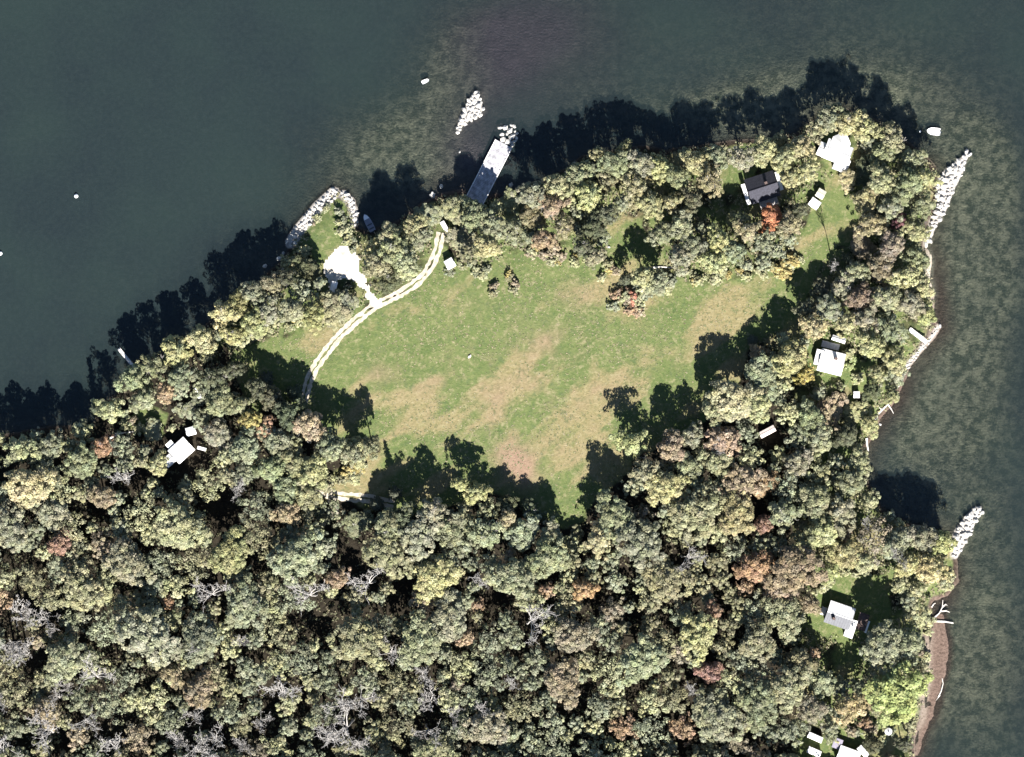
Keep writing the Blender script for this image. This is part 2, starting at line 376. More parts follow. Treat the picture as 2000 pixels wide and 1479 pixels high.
# ================================================================== rocks
M_ROCK = mat('pale_rock', (.46, .44, .405), .9, .25, 1.6, .4)
M_ROCKG = mat('grey_rock', (.42, .40, .37), .9, .2, 1.6, .4)
def rock_mesh(seed, m):
    r = np.random.default_rng(seed)
    import bmesh
    bm = bmesh.new(); bmesh.ops.create_icosphere(bm, subdivisions=2 if seed % 2 else 1, radius=1)
    k = r.normal(size=(5, 3)); a = r.uniform(.06, .2, 5)
    sc = r.uniform(.75, 1.15, 3) * np.array([1, .85, .6])
    for v in bm.verts:
        n = np.array(v.co); d = 1 + sum(a[i] * math.sin(2.2 * k[i] @ n + i) for i in range(5))
        v.co = Vector(n * d * sc)
    me = bpy.data.meshes.new('rock'); bm.to_mesh(me); bm.free(); me.materials.append(m); return me
ROCKS = [rock_mesh(i, M_ROCK) for i in range(8)]; ROCKSG = [rock_mesh(20 + i, M_ROCKG) for i in range(4)]
rr = random.Random(5)
def put_rock(x, y, rad, parent=None, meshes=ROCKS, name='rock', sink=.3):
    o = bpy.data.objects.new(name, rr.choice(meshes))
    px0, py0 = (parent.location.x, parent.location.y) if parent else (0, 0); pz0 = parent.location.z if parent else 0
    o.location = (x - px0, y - py0, max(H(x, y), -.25) + rad * sink - pz0)
    o.rotation_euler = (rr.uniform(-.3, .3), rr.uniform(-.3, .3), rr.uniform(0, 6.28))
    s = rr.uniform(.85, 1.15); o.scale = (rad * s, rad / s, rad)
    return link(o, parent)
def scatter(test, box, rmin, rmax, n, tight=.8):
    out = []
    for _ in range(n):
        x = rr.uniform(box[0], box[2]); y = rr.uniform(box[1], box[3]); r = rr.uniform(rmin, rmax) 
        if test(x, y) and all((x - a) ** 2 + (y - b) ** 2 > (tight * (r + c)) ** 2 for a, b, c in out): out.append((x, y, r))
    return out
def bbox(poly, pad=0):
    a = [q[0] for q in poly]; b = [q[1] for q in poly]; return (min(a) - pad, min(b) - pad, max(a) + pad, max(b) + pad)
def rock_thing(name, label, cat, poly=None, line=None, wid=1, rmin=.35, rmax=.9, n=2500):
    src = poly or line; bb = bbox(src, 0 if poly else wid / PXM)
    if poly:
        gx = np.arange(bb[0], bb[2] + 2, 1.0); gy = np.arange(bb[1], bb[3] + 2, 1.0); A_, B_ = np.meshgrid(gx, gy); D_ = sdist(poly, A_, B_)
        test = lambda x, y: D_[int(y - bb[1]), int(x - bb[0])] > .5
    else:
        gx = np.arange(bb[0], bb[2] + 2, 1.0); gy = np.arange(bb[1], bb[3] + 2, 1.0); A_, B_ = np.meshgrid(gx, gy); D_ = ldist(line, A_, B_)
        test = lambda x, y: D_[int(y - bb[1]), int(x - bb[0])] < wid / PXM
    pts = scatter(test, bb, rmin / PXM, rmax / PXM, n, .72)
    cx, cy = P((bb[0] + bb[2]) / 2, (bb[1] + bb[3]) / 2)
    e = empty(name, (cx, cy, max(0, H(cx, cy)))); tag(e, label, cat)
    for x, y, r in pts[:260]:
        wx, wy = P(x, y); put_rock(wx, wy, r * PXM, e)
    return e
rock_thing('rock_breakwater', 'detached heap of white rocks in the lake off the wide pier', 'breakwater', BAR_N, rmin=.45, rmax=1.15)
rock_thing('rock_breakwater', 'long white rock spit running out from the shore near the moored white boat', 'breakwater', BAR_NE, rmin=.45, rmax=1.1)
rock_thing('rock_breakwater', 'short broad white rock spit below the wooded inlet, north of the driftwood', 'breakwater', BAR_SE, rmin=.5, rmax=1.2)
rock_thing('stone_revetment', 'band of white armour stone along the small grassy headland by the gravel yard', 'revetment', line=REV_W, wid=1.3, rmin=.35, rmax=.85, n=1500)
rock_thing('stone_revetment', 'short line of white stones facing the small grey boat at the headland', 'revetment', line=REV_W2, wid=.8, rmin=.35, rmax=.8, n=800)
rock_thing('stone_revetment', 'thin pale stone edging on the shore below the white boardwalk', 'revetment', line=REV_E, wid=.6, rmin=.3, rmax=.6, n=1600)
rock_thing('rock_heap', 'white boulders heaped against the lake end of the wide pier', 'rocks', [(975, 268), (985, 245), (998, 240), (1012, 252), (1010, 268), (1002, 285), (990, 283)], rmin=.5, rmax=1.2, n=600)
for px, py, r, lab in [(895, 259, .8, 'lone round white rock just south of the detached rock heap'), (898, 297, .45, 'tiny white rock alone in the water between rock heap and pier'),
                       (938, 226, .75, 'white rock just clear of the detached rock heap on its pier side'), (976, 250, .7, 'white rock standing clear of the heap at the pier end'),
                       (545, 505, 1.0, 'white boulder on the bank just below the headland revetment'), (553, 495, .7, 'smaller white boulder next to the bank boulder below the headland'), (518, 520, .9, 'white boulder in the shaded water edge west of the headland'),
                       (862, 364, .9, 'pale boulder on the bank west of the wide pier'), (998, 362, .8, 'pale boulder on the bank just east of the wide pier'),
                       (845, 382, 1.1, 'broad pale boulder at the foot of the bank trees west of the pier'),
                       (917, 697, .55, 'single pale rock lying in the open middle of the meadow'), (1188, 483, .5, 'small white rock at the north notch of the meadow'),
                       (1710, 815, .8, 'white shore rock beside the bleached driftwood of the inlet'), (1719, 829, .55, 'small round white rock at the waterline of the inlet')]:
    x, y = P(px, py)
    o = put_rock(x, y, r); o.name = 'boulder'; tag(o, lab, 'rock', 'lone boulders')

# ================================================================== buildings
M_WHITE_METAL = mat('white_metal_roof', (.80, .79, .77), .45, .06, .8)
M_GREY_METAL = mat('grey_metal_roof', (.095, .098, .11), .5, .12, .9)
M_SLATE = mat('slate_roof', (.040, .040, .052), .85, .25, 2.5, .3)
M_BROWN_ROOF = mat('brown_roof', (.10, .07, .06), .9, .25, 2.0, .3)
M_SIDING = mat('siding', (.55, .52, .46), .8, .1, 1)
M_TRIM = mat('white_trim', (.78, .77, .74), .6, .05, 1)
M_GLASS, N_, b_ = new_mat('window_glass'); b_.inputs['Base Color'].default_value = (.03, .04, .05, 1); b_.inputs['Roughness'].default_value = .08
M_BRICK = mat('brick', (.12, .085, .075), .9, .25, 4)
M_WOOD = mat('weathered_wood', (.40, .37, .34), .9, .22, 2.2, .3)
M_PALEWOOD = mat('pale_wood', (.70, .68, .65), .85, .12, 2.2, .2)
M_CONC = mat('pale_deck', (.40, .39, .41), .85, .3, .9, .2)

def gable(e, c, ln, wd, eave, rise, mats, over=.5, walls=True, seams=False, rz=0, base=0, windows=True, door=True, chimney=None):
    """one gabled volume in the thing's own frame: ridge along local x (turned by rz)"""
    R = Matrix.Translation((c[0], c[1], 0)) @ Matrix.Rotation(rz, 4, 'Z')
    T = lambda p: tuple(R @ Vector(p))
    hx, hy = ln / 2, wd / 2
    if walls:
        w_ = MB()
        vv = [T(p) for p in ((-hx, -hy, base - .6), (hx, -hy, base - .6), (hx, hy, base - .6), (-hx, hy, base - .6), (-hx, -hy, eave), (hx, -hy, eave), (hx, hy, eave), (-hx, hy, eave), (-hx, 0, eave + rise - .06), (hx, 0, eave + rise - .06))]
        w_.add(vv, [(0, 1, 5, 4), (2, 3, 7, 6), (1, 2, 6, 9, 5), (3, 0, 4, 8, 7), (0, 3, 2, 1)])
        w_.build('wall', M_SIDING, e)
    sl_ = rise / hy; th = .14
    for s, m_ in ((1, mats[0]), (-1, mats[1])):
        y1 = s * (hy + over); z1 = eave - sl_ * over
        L = hx + over
        b = MB(); q = [(-L, 0, eave + rise), (L, 0, eave + rise), (L, y1, z1), (-L, y1, z1)]
        vv = [T(p) for p in q] + [T((p[0], p[1], p[2] + th)) for p in q]
        b.add(vv, [(3, 2, 1, 0), (4, 5, 6, 7), (0, 1, 5, 4), (1, 2, 6, 5), (2, 3, 7, 6), (3, 0, 4, 7)])
        r_ = b.build('roof_slope', m_, e)
        if seams:
            sb = MB(); n = int(2 * L / .75)
            for i in range(n + 1):
                x = -L + .03 + i * (2 * L - .06) / n
                a = Vector((x, s * .05, eave + rise + th - sl_ * .05)); bb = Vector((x, y1 - s * .05, z1 + th + sl_ * .05))
                v4 = []
                for p in (a, bb):
                    for dx, dzz in ((-.035, 0), (.035, 0), (.035, .07), (-.035, .07)): v4.append(T((p.x + dx, p.y, p.z + dzz)))
                sb.add(v4, [(0, 1, 5, 4), (1, 2, 6, 5), (2, 3, 7, 6), (3, 0, 4, 7), (0, 3, 2, 1), (4, 5, 6, 7)])
            o_ = sb.build('standing_seam', m_, r_); o_['kind'] = 'stuff'
    rc = MB(); rc.add([T(p) for p in ((-hx - over, -.16, eave + rise + th - .02), (hx + over, -.16, eave + rise + th - .02), (hx + over, 0, eave + rise + th + .08), (-hx - over, 0, eave + rise + th + .08), (hx + over, .16, eave + rise + th - .02), (-hx - over, .16, eave + rise + th - .02))],
                      [(0, 1, 2, 3), (3, 2, 4, 5), (0, 5, 4, 1), (0, 3, 5), (1, 4, 2)]); rc.build('ridge_cap', mats[0], e)
    if windows:
        for s in (-1, 1):
            for k in (-.28, .28):
                f_ = MB(); f_.box(T((k * ln, s * (hy + .03), base + 1.5)), (1.1, .1, 1.3), rz); fo = f_.build('window', M_TRIM, e)
                g_ = MB(); g_.box(T((k * ln, s * (hy + .07), base + 1.5)), (.9, .06, 1.1), rz); g_.build('pane', M_GLASS, fo)
    if door:
        d_ = MB(); d_.box(T((0, -hy - .04, base + 1.0)), (.95, .1, 2.0), rz); do = d_.build('door', M_TRIM, e)
        h_ = MB(); h_.box(T((.35, -hy - .11, base + 1.0)), (.08, .06, .12), rz); h_.build('handle', M_GLASS, do)
    if chimney:
        ch = MB(); ch.box(T((chimney[0], chimney[1], eave + rise * .5 + .9)), (.8, .7, 2.2), rz); ch.build('chimney', M_BRICK, e)

def flat_roof(e, poly, z, m_, name='porch_roof', th=.15, post=True):
    b = MB(); b.prism(poly, z, z + th); r_ = b.build(name, m_, e)
    if post:
        cx = sum(p[0] for p in poly) / len(poly); cy = sum(p[1] for p in poly) / len(poly)
        for p in poly:
            q = (cx + (p[0] - cx) * .9, cy + (p[1] - cy) * .9)
            pb = MB(); pb.box((q[0], q[1], z / 2 - .3), (.14, .14, z + .6)); pb.build('post', M_TRIM, e)
    return r_
def rect(cx, cy, dx, dy, a=0):
    c_, s_ = math.cos(a), math.sin(a)
    return [(cx + x * c_ - y * s_, cy + x * s_ + y * c_) for x, y in ((-dx / 2, -dy / 2), (dx / 2, -dy / 2), (dx / 2, dy / 2), (-dx / 2, dy / 2))]
def deck(e, poly, z, m_=M_WOOD):
    b = MB(); b.prism(poly, z, z + .12); b.build('deck', m_, e)
    for p in poly:
        cx = sum(q[0] for q in poly) / len(poly); cy = sum(q[1] for q in poly) / len(poly)
        pb = MB(); pb.box((cx + (p[0] - cx) * .92, cy + (p[1] - cy) * .92, z / 2 - .4), (.18, .18, z + .8)); pb.build('deck_post', m_, e)
def house(name, label, px, py, deg):
    x, y = P(px, py); e = empty(name, (x, y, H(x, y)), math.radians(deg)); return tag(e, label, 'house' if 'house' in name else 'shed')

# dark slate house among the point's trees
e = house('house', 'dark slate roofed house with pale gable ends among the trees of the point', 1487, 368, 18)
gable(e, (0, 0), 8.2, 7.0, 2.9, 2.2, (M_SLATE, M_SLATE), .35, chimney=(1.2, .9))
flat_roof(e, rect(-5.15, -.4, 1.1, 6.2), 2.6, M_TRIM); flat_roof(e, rect(5.25, .3, 1.0, 5.6), 2.6, M_TRIM)
deck(e, rect(.6, -4.9, 5.5, 2.4), .5, M_WOOD)
# white roofed house with an octagonal bay
e = house('house', 'bright white metal roofed house with an eight-sided end and two wings', 1633, 297, -22)
gable(e, (.2, -.4), 7.2, 5.4, 2.9, 1.5, (M_WHITE_METAL, M_WHITE_METAL), .3, seams=True, chimney=None)
oc = [(math.cos(math.pi / 8 + k * math.pi / 4) * 3.0, 2.3 + math.sin(math.pi / 8 + k * math.pi / 4) * 3.0) for k in range(8)]
b = MB(); b.prism([(x * .88, 2.3 + (y - 2.3) * .88) for x, y in oc], -.6, 3.35); b.build('wall', M_SIDING, e)
for k in range(8):
    b = MB(); p, q = oc[k], oc[(k + 1) % 8]
    b.add([(p[0], p[1], 3.3), (q[0], q[1], 3.3), (0, 2.3, 4.9), (p[0], p[1], 3.42), (q[0], q[1], 3.42), (0, 2.3, 5.05)], [(0, 2, 1), (3, 4, 5), (0, 1, 4, 3), (1, 2, 5, 4), (2, 0, 3, 5)])
    b.build('roof_panel', M_WHITE_METAL, e)
gable(e, (2.6, -3.3), 3.6, 3.8, 2.7, 1.1, (M_WHITE_METAL, M_WHITE_METAL), .25, rz=math.pi / 2, windows=False, door=False)
gable(e, (-3.6, -1.2), 3.2, 3.6, 2.7, 1.0, (M_WHITE_METAL, M_WHITE_METAL), .25, windows=False, door=False)
# east house with grey and white roofs
e = house('house', 'white and grey metal roofed house with a slatted deck near the boardwalk', 1619, 706, -14)
gable(e, (.4, -.2), 6.6, 6.0, 2.9, 1.2, (M_WHITE_METAL, M_WHITE_METAL), .3, seams=True, chimney=(.9, 1.3))
gable(e, (-2.9, .3), 4.2, 3.0, 2.6, .8, (M_WHITE_METAL, M_GREY_METAL), .2, rz=math.pi / 2, windows=False, door=False)
b = MB()
for k in range(5): b.box((-.9 + .02 * k, 3.85 + k * .34, .72), (5.2, .24, .06))
b.build('deck_boards', M_PALEWOOD, e)
deck(e, rect(-.9, 4.5, 5.3, 1.9), .56, M_WOOD)
e = house('shed', 'narrow white roofed shed uphill of the grey and white house', 1636, 663, -18)
gable(e, (0, 0), 3.8, 1.3, 1.9, .4, (M_WHITE_METAL, M_WHITE_METAL), .12, windows=False)
# south-east house
e = house('house', 'house with half white half ribbed grey roof on the lawn by the driftwood shore', 1637, 1200, -19)
gable(e, (0, 0), 7.0, 6.0, 3.0, 1.5, (M_WHITE_METAL, M_GREY_METAL), .35, seams=True, chimney=(-1.5, -1.4))
gable(e, (4.3, -2.6), 5.0, 2.3, 2.6, .7, (M_WHITE_METAL, M_WHITE_METAL), .2, rz=math.pi / 2, windows=False, door=False)
flat_roof(e, rect(6.9, .4, 3.0, 5.0), 2.5, M_BROWN_ROOF); flat_roof(e, rect(8.8, -.6, .5, 3.6), 2.3, M_TRIM)
deck(e, rect(-4.6, -.4, 1.5, 2.4), .4, M_PALEWOOD)
# west house
e = house('house', 'blank white metal roofed house in the shaded wood near the narrow jetty', 356, 880, 42)
gable(e, (.2, 0), 5.6, 4.6, 3.0, .9, (M_WHITE_METAL, M_WHITE_METAL), .3, seams=True)
gable(e, (-4.6, .2), 2.6, 2.6, 2.5, .7, (M_WHITE_METAL, M_WHITE_METAL), .2, windows=False, door=False)
flat_roof(e, rect(-1.2, 3.4, 2.2, 1.9), 2.3, M_TRIM)
flat_roof(e, rect(4.9, -3.6, 2.6, .9, -1.0), 2.2, M_TRIM)
# sheds
def shed(label, px, py, deg, l, w_, mt=M_WHITE_METAL, h=2.0):
    e = house('shed', label, px, py, deg); gable(e, (0, 0), l, w_, h, w_ * .2, (mt, mt), .12, windows=False); return e
shed('small white roofed shed in the gap just north of the west house', 375, 842, 15, 2.6, 2.2)
shed('long pale roofed shed under trees by the tan crown near the narrow jetty', 390, 769, -62, 3.4, 1.3)
shed('white square shed on the lawn beside the dark slate house', 1589, 399, -35, 2.8, 2.4)
shed('cream roofed hut just above the white square shed', 1601, 380, -30, 2.2, 2.4, mat('cream_roof', (.55, .54, .42), .8, .1))
shed('white roofed hut on the grass where the track leaves the trees', 879, 516, 30, 2.4, 2.6)
shed('narrow white hut beside the upper end of the track', 869, 444, -60, 3.2, 1.1)
shed('small white hut at the lower corner of the gravel yard', 653, 561, 75, 2.8, 1.5)
shed('white roofed hut half lost among the trees of the south-east meadow edge', 1497, 843, 28, 4.6, 1.7, mat('pink_white_roof', (.66, .56, .52), .6, .12))
shed('upper of two white roofed sheds by the south shore houses', 1590, 1438, -24, 4.2, 1.5)
shed('lower of two white roofed sheds by the south shore houses', 1588, 1466, -24, 3.8, 1.7)
e = house('house', 'white roofed house with a lilac-grey annexe beside the round white tank', 1655, 1472, -20)
gable(e, (0, -.6), 5.8, 4.6, 2.8, 1.0, (M_WHITE_METAL, M_WHITE_METAL), .3)
gable(e, (3.6, 2.4), 3.4, 1.4, 2.5, .4, (M_WHITE_METAL, M_WHITE_METAL), .15, rz=math.radians(-28), windows=False, door=False)
flat_roof(e, rect(-4.2, 2.0, 2.6, 3.0), 2.4, mat('lilac_grey_roof', (.25, .23, .28), .8, .15))  # flat annexe roof in plain lilac-grey
e = house('shed', 'small white box shed in the dark gap south of the east house', 1671, 771, 0); e['category'] = 'shed'
gable(e, (0, 0), 1.6, 1.7, 1.8, .3, (M_WHITE_METAL, M_WHITE_METAL), .1, windows=False)
# round tank
x, y = P(1733, 1427); e = empty('water_tank', (x, y, H(x, y))); tag(e, 'round white water tank on the grass of the south shore', 'tank')
b = MB(); b.tube([(0, 0, -.2), (0, 0, 1.9)], 1.05, 20); b.build('tank_body', M_TRIM, e)
b = MB(); b.tube([(0, 0, 1.9), (0, 0, 2.25), (0, 0, 2.4)], [1.08, .5, .15], 20); lo = b.build('lid', M_TRIM, e)
b = MB(); b.tube([(0, 0, 2.38), (0, 0, 2.5)], .25, 10); b.build('hatch', M_GREY_METAL, lo)

# ================================================================== piers, boats, driftwood
def pier(name, label, a, bpt, wid, z, posts, m_deck, m_edge, boards, edge=True):
    A = Vector((*P(*a), 0)); B = Vector((*P(*bpt), 0)); d = B - A; ang = math.atan2(d.y, d.x); ln = d.length
    e = empty(name, (A.x, A.y, 0), ang); tag(e, label, 'pier')
    b = MB(); n = max(2, int(ln / boards))
    for k in range(n):
        b.box(((k + .5) * ln / n, rr.uniform(-.02, .02), z + rr.uniform(-.008, .008)), (ln / n - .035, wid, .07))
    o = b.build('deck', m_deck, e); o['kind'] = 'stuff'
    for s in (-1, 1):
        jb = MB(); jb.box((ln / 2, s * wid * .32, z - .17), (ln, .16, .24)); jb.build('joist', M_WOOD, e)
        if edge:
            eb = MB(); eb.box((ln / 2, s * (wid / 2 - .13), z + .13), (ln, .26, .18)); eb.build('kerb_beam', m_edge, e)
        for k in range(posts):
            px_ = .3 + k * (ln - .6) / (posts - 1)
            wx = A.x + math.cos(ang) * px_ - math.sin(ang) * s * wid * .45; wy = A.y + math.sin(ang) * px_ + math.cos(ang) * s * wid * .45
            zb = min(H(wx, wy), z - .4) - .5
            pb = MB(); pb.tube([(px_, s * wid * .45, zb), (px_, s * wid * .45, z + .3)], .14, 8); pb.build('post', M_WOOD, e)
    return e, ln
pier('wide_pier', 'wide timber pier with pale edge beams, half in tree shade', (927, 392), (984, 281), 5.6, .85, 6, M_CONC, M_PALEWOOD, .45)
pier('narrow_jetty', 'thin pale jetty poking out from the shaded western shore', (263, 718), (232, 681), .95, .6, 5, M_PALEWOOD, M_TRIM, .3, False)
pier('boardwalk', 'white boardwalk leading down to the pale stone edging', (1775, 643), (1806, 667), 1.3, 2.1, 4, mat('white_boards', (.76, .75, .72), .8, .08), M_TRIM, .3, False)

M_HULL = mat('white_hull', (.80, .80, .79), .35, .03); M_HULLG = mat('grey_hull', (.30, .31, .36), .5, .1); M_SEAT = mat('boat_inside', (.55, .53, .50), .6, .1)
def boat(name, label, px, py, deg, ln, wd, hull=M_HULL, inside=M_SEAT, engine=True, foredeck=M_HULL):
    x, y = P(px, py); e = empty(name, (x, y, 0), math.radians(deg)); tag(e, label, 'boat')
    prof = [(-.5, .86), (-.3, 1.0), (0, 1.0), (.22, .9), (.38, .58), (.47, .22), (.5, .03)]
    vv = []; ff = []; ns = len(prof)
    for t, w_ in prof:
        hw = w_ * wd / 2; X_ = t * ln; sh_ = .55 + .25 * max(0, t) ** 1.5 * 2
        vv += [(X_, -hw, sh_), (X_, -hw * .8, .05), (X_, 0, -.22), (X_, hw * .8, .05), (X_, hw, sh_), (X_, hw * .82, sh_ - .02), (X_, hw * .74, .22), (X_, -hw * .74, .22), (X_, -hw * .82, sh_ - .02)]
    for i in range(ns - 1):
        for k in range(9):
            ff.append((i * 9 + k, (i + 1) * 9 + k, (i + 1) * 9 + (k + 1) % 9, i * 9 + (k + 1) % 9))
    ff += [tuple(range(9)), tuple(range((ns - 1) * 9, ns * 9))[::-1]]
    b = MB(); b.add(vv, ff); b.build('hull', hull, e)
    b = MB()
    b.add([(.2 * ln, -.40 * wd, .60), (.2 * ln, .40 * wd, .60), (.38 * ln, .27 * wd, .66), (.48 * ln, 0, .74), (.38 * ln, -.27 * wd, .66)], [(0, 4, 3, 2, 1)])
    b.add([(.2 * ln, -.40 * wd, .54), (.2 * ln, .40 * wd, .54), (.38 * ln, .27 * wd, .60), (.48 * ln, 0, .68), (.38 * ln, -.27 * wd, .60)], [(0, 1, 2, 3, 4)]); b.build('foredeck', foredeck, e)
    for t in (-.12, -.34):
        b = MB(); b.box((t * ln, 0, .46), (.4, wd * .8, .1)); b.build('bench', inside, e)
    b = MB(); b.box((.08 * ln, .1 * wd, .5), (.35, .5, .5)); co_ = b.build('console', hull, e)
    if engine:
        b = MB(); b.box((-.55 * ln, 0, .65), (.4, .35, .5)); eo = b.build('outboard_motor', M_GLASS, e)
        b = MB(); b.tube([(-.55 * ln, 0, .5), (-.56 * ln, 0, -.3)], .07, 6); b.build('motor_leg', M_GLASS, eo)
    return e
boat('motor_boat', 'white open boat lying off the point with its bow to the shore', 1823, 257, 174, 4.0, 2.2)
boat('motor_boat', 'grey boat with a white bow moored against the shaded headland bank', 720, 435, 118, 5.6, 2.0, M_HULLG, M_GREY_METAL, True, M_HULL)
boat('dinghy', 'tiny white dinghy afloat beyond the detached rock heap', 831, 159, 25, 2.3, 1.1, engine=False)
def buoy(label, px, py, r):
    x, y = P(px, py); e = empty('mooring_buoy', (x, y, 0)); tag(e, label, 'buoy')
    b = MB(); pts = [(0, 0, -.5 * r)] + [(0, 0, r * (.35 + math.sin(a))) for a in (-.6, -.2, .2, .6, 1.0, 1.4)]
    b.tube(pts, [r * .4] + [r * math.cos(a) for a in (-.6, -.2, .2, .6, 1.0, 1.4)], 12); b.build('float', M_HULL, e, True)
    b = MB(); b.tube([(0, 0, r * 1.3), (0, 0, r * 1.7)], r * .12, 6); b.build('mooring_ring', M_GREY_METAL, e)
buoy('white buoy alone in open deep water west of the headland', 149, 383, .62)
buoy('white buoy at the far western edge of the open water', 1, 495, .6)
buoy('tiny white buoy between the white open boat and the point', 1797, 257, .3)

M_BAREWOOD = mat('bare_branch_bark', (.40, .375, .345), .9, .22, 2.5, .3)
M_DRIFT = mat('bleached_wood', (.66, .62, .56), .9, .15, 2.5, .3)
M_BARK = mat('bark', (.16, .13, .10), .95, .3, 3, .4); M_PALEBARK = mat('pale_bark', (.50, .46, .42), .9, .25, 3, .3)
def driftwood(label, px, py, trunk, limbs, r0=.34, name='driftwood'):
    x, y = P(px, py); z0 = max(0, H(x, y)); e = empty(name, (x, y, z0)); tag(e, label, 'driftwood')
    def loc(q, dz): 
        wx, wy = P(*q); return (wx - x, wy - y, max(-.1, H(wx, wy)) - z0 + dz)
    b = MB(); n = len(trunk); b.tube([loc(q, r0 * .7) for q in trunk], [r0 * (1 - .6 * k / (n - 1)) for k in range(n)], 8); b.build('trunk', M_DRIFT, e)
    for L in limbs:
        b = MB(); n = len(L); b.tube([loc(q, r0 * .7 + .15 * k) for k, q in enumerate(L)], [r0 * .6 * (1 - .7 * k / (n - 1)) for k in range(n)], 6); b.build('limb', M_DRIFT, e)
driftwood('forked bleached driftwood tree lying across the mud shore below the south-east house', 1830, 1214, [(1808, 1216), (1825, 1213), (1845, 1214), (1862, 1217)],
          [[(1822, 1208), (1834, 1198), (1840, 1186), (1841, 1172)], [(1836, 1194), (1848, 1193), (1855, 1196)], [(1840, 1186), (1847, 1180), (1850, 1183)], [(1819, 1186), (1823, 1180), (1827, 1178)]], .42)
driftwood('bleached driftwood snag on the bank at the head of the inlet', 1728, 800, [(1714, 808), (1725, 798), (1737, 787)], [[(1734, 790), (1741, 800), (1745, 808)], [(1722, 800), (1716, 796)]], .4)
driftwood('short upright strip of white driftwood at the inlet waterline', 1693, 868, [(1692, 856), (1693, 868), (1696, 881)], [[(1693, 866), (1690, 861)]], .4)
driftwood('long pale log lying on the grass at the north notch of the meadow', 1292, 523, [(1274, 523), (1290, 522), (1311, 523)], [], .34, 'fallen_log')
driftwood('pale fallen branch on the wet mud south of the forked driftwood', 1838, 1350, [(1832, 1362), (1838, 1350), (1842, 1335), (1840, 1325)], [[(1836, 1358), (1828, 1368)]], .2)
driftwood('white pointed snag lying beside the yellow shrub west of the west house', 245, 845, [(215, 856), (238, 846), (262, 843)], [[(235, 847), (222, 846)]], .34, 'fallen_log')

# ================================================================== vegetation
def leaf_material():
    m, N, b = new_mat('foliage')
    oi = N.n('ShaderNodeObjectInfo')
    at = N.n('ShaderNodeAttribute', attribute_name='tint').outputs['Color']
    c = N.mix(1.0, oi.outputs['Color'], at, 'MULTIPLY')
    c = N.mix(1.0, c, (1.08, 1.10, 1.05), 'MULTIPLY')
    N.t.links.new(c, b.inputs['Base Color']); b.inputs['Roughness'].default_value = .8; b.inputs['Specular IOR Level'].default_value = .2
    tl = N.n('ShaderNodeBsdfTranslucent', {'Color': c})
    mx = N.n('ShaderNodeMixShader', {0: .20, 1: b.outputs[0], 2: tl.outputs[0]})
    N.t.links.new(mx.outputs[0], N.t.nodes['Material Output'].inputs[0])
    return m
M_LEAF = leaf_material()

def leaf_arrays(cen, nor, size, r):
    """quads: centres, normals, half sizes -> verts"""
    n = len(cen); up = r.normal(size=(n, 3)); a = np.cross(nor, up); a /= np.linalg.norm(a, axis=1, keepdims=True) + 1e-9
    b = np.cross(nor, a); s = size[:, None]; k = r.uniform(.55, .95, (n, 1))
    return np.stack([cen - a * s, cen - b * s * k, cen + a * s, cen + b * s * k], 1)

def leaf_mesh(name, V, tint):
    me = bpy.data.meshes.new(name); n = len(V)
    me.vertices.add(n * 4); me.vertices.foreach_set('co', V.reshape(-1).astype(np.float32))
    me.loops.add(n * 4); me.loops.foreach_set('vertex_index', np.arange(n * 4, dtype=np.int32))
    me.polygons.add(n); me.polygons.foreach_set('loop_start', np.arange(0, n * 4, 4, dtype=np.int32))
    me.update(calc_edges=True)
    a = me.attributes.new('tint', 'FLOAT_COLOR', 'POINT')
    d = np.ones((n * 4, 4), np.float32); d[:, :3] = np.repeat(tint, 4, axis=0); a.data.foreach_set('color', d.ravel())
    me.materials.append(M_LEAF); return me

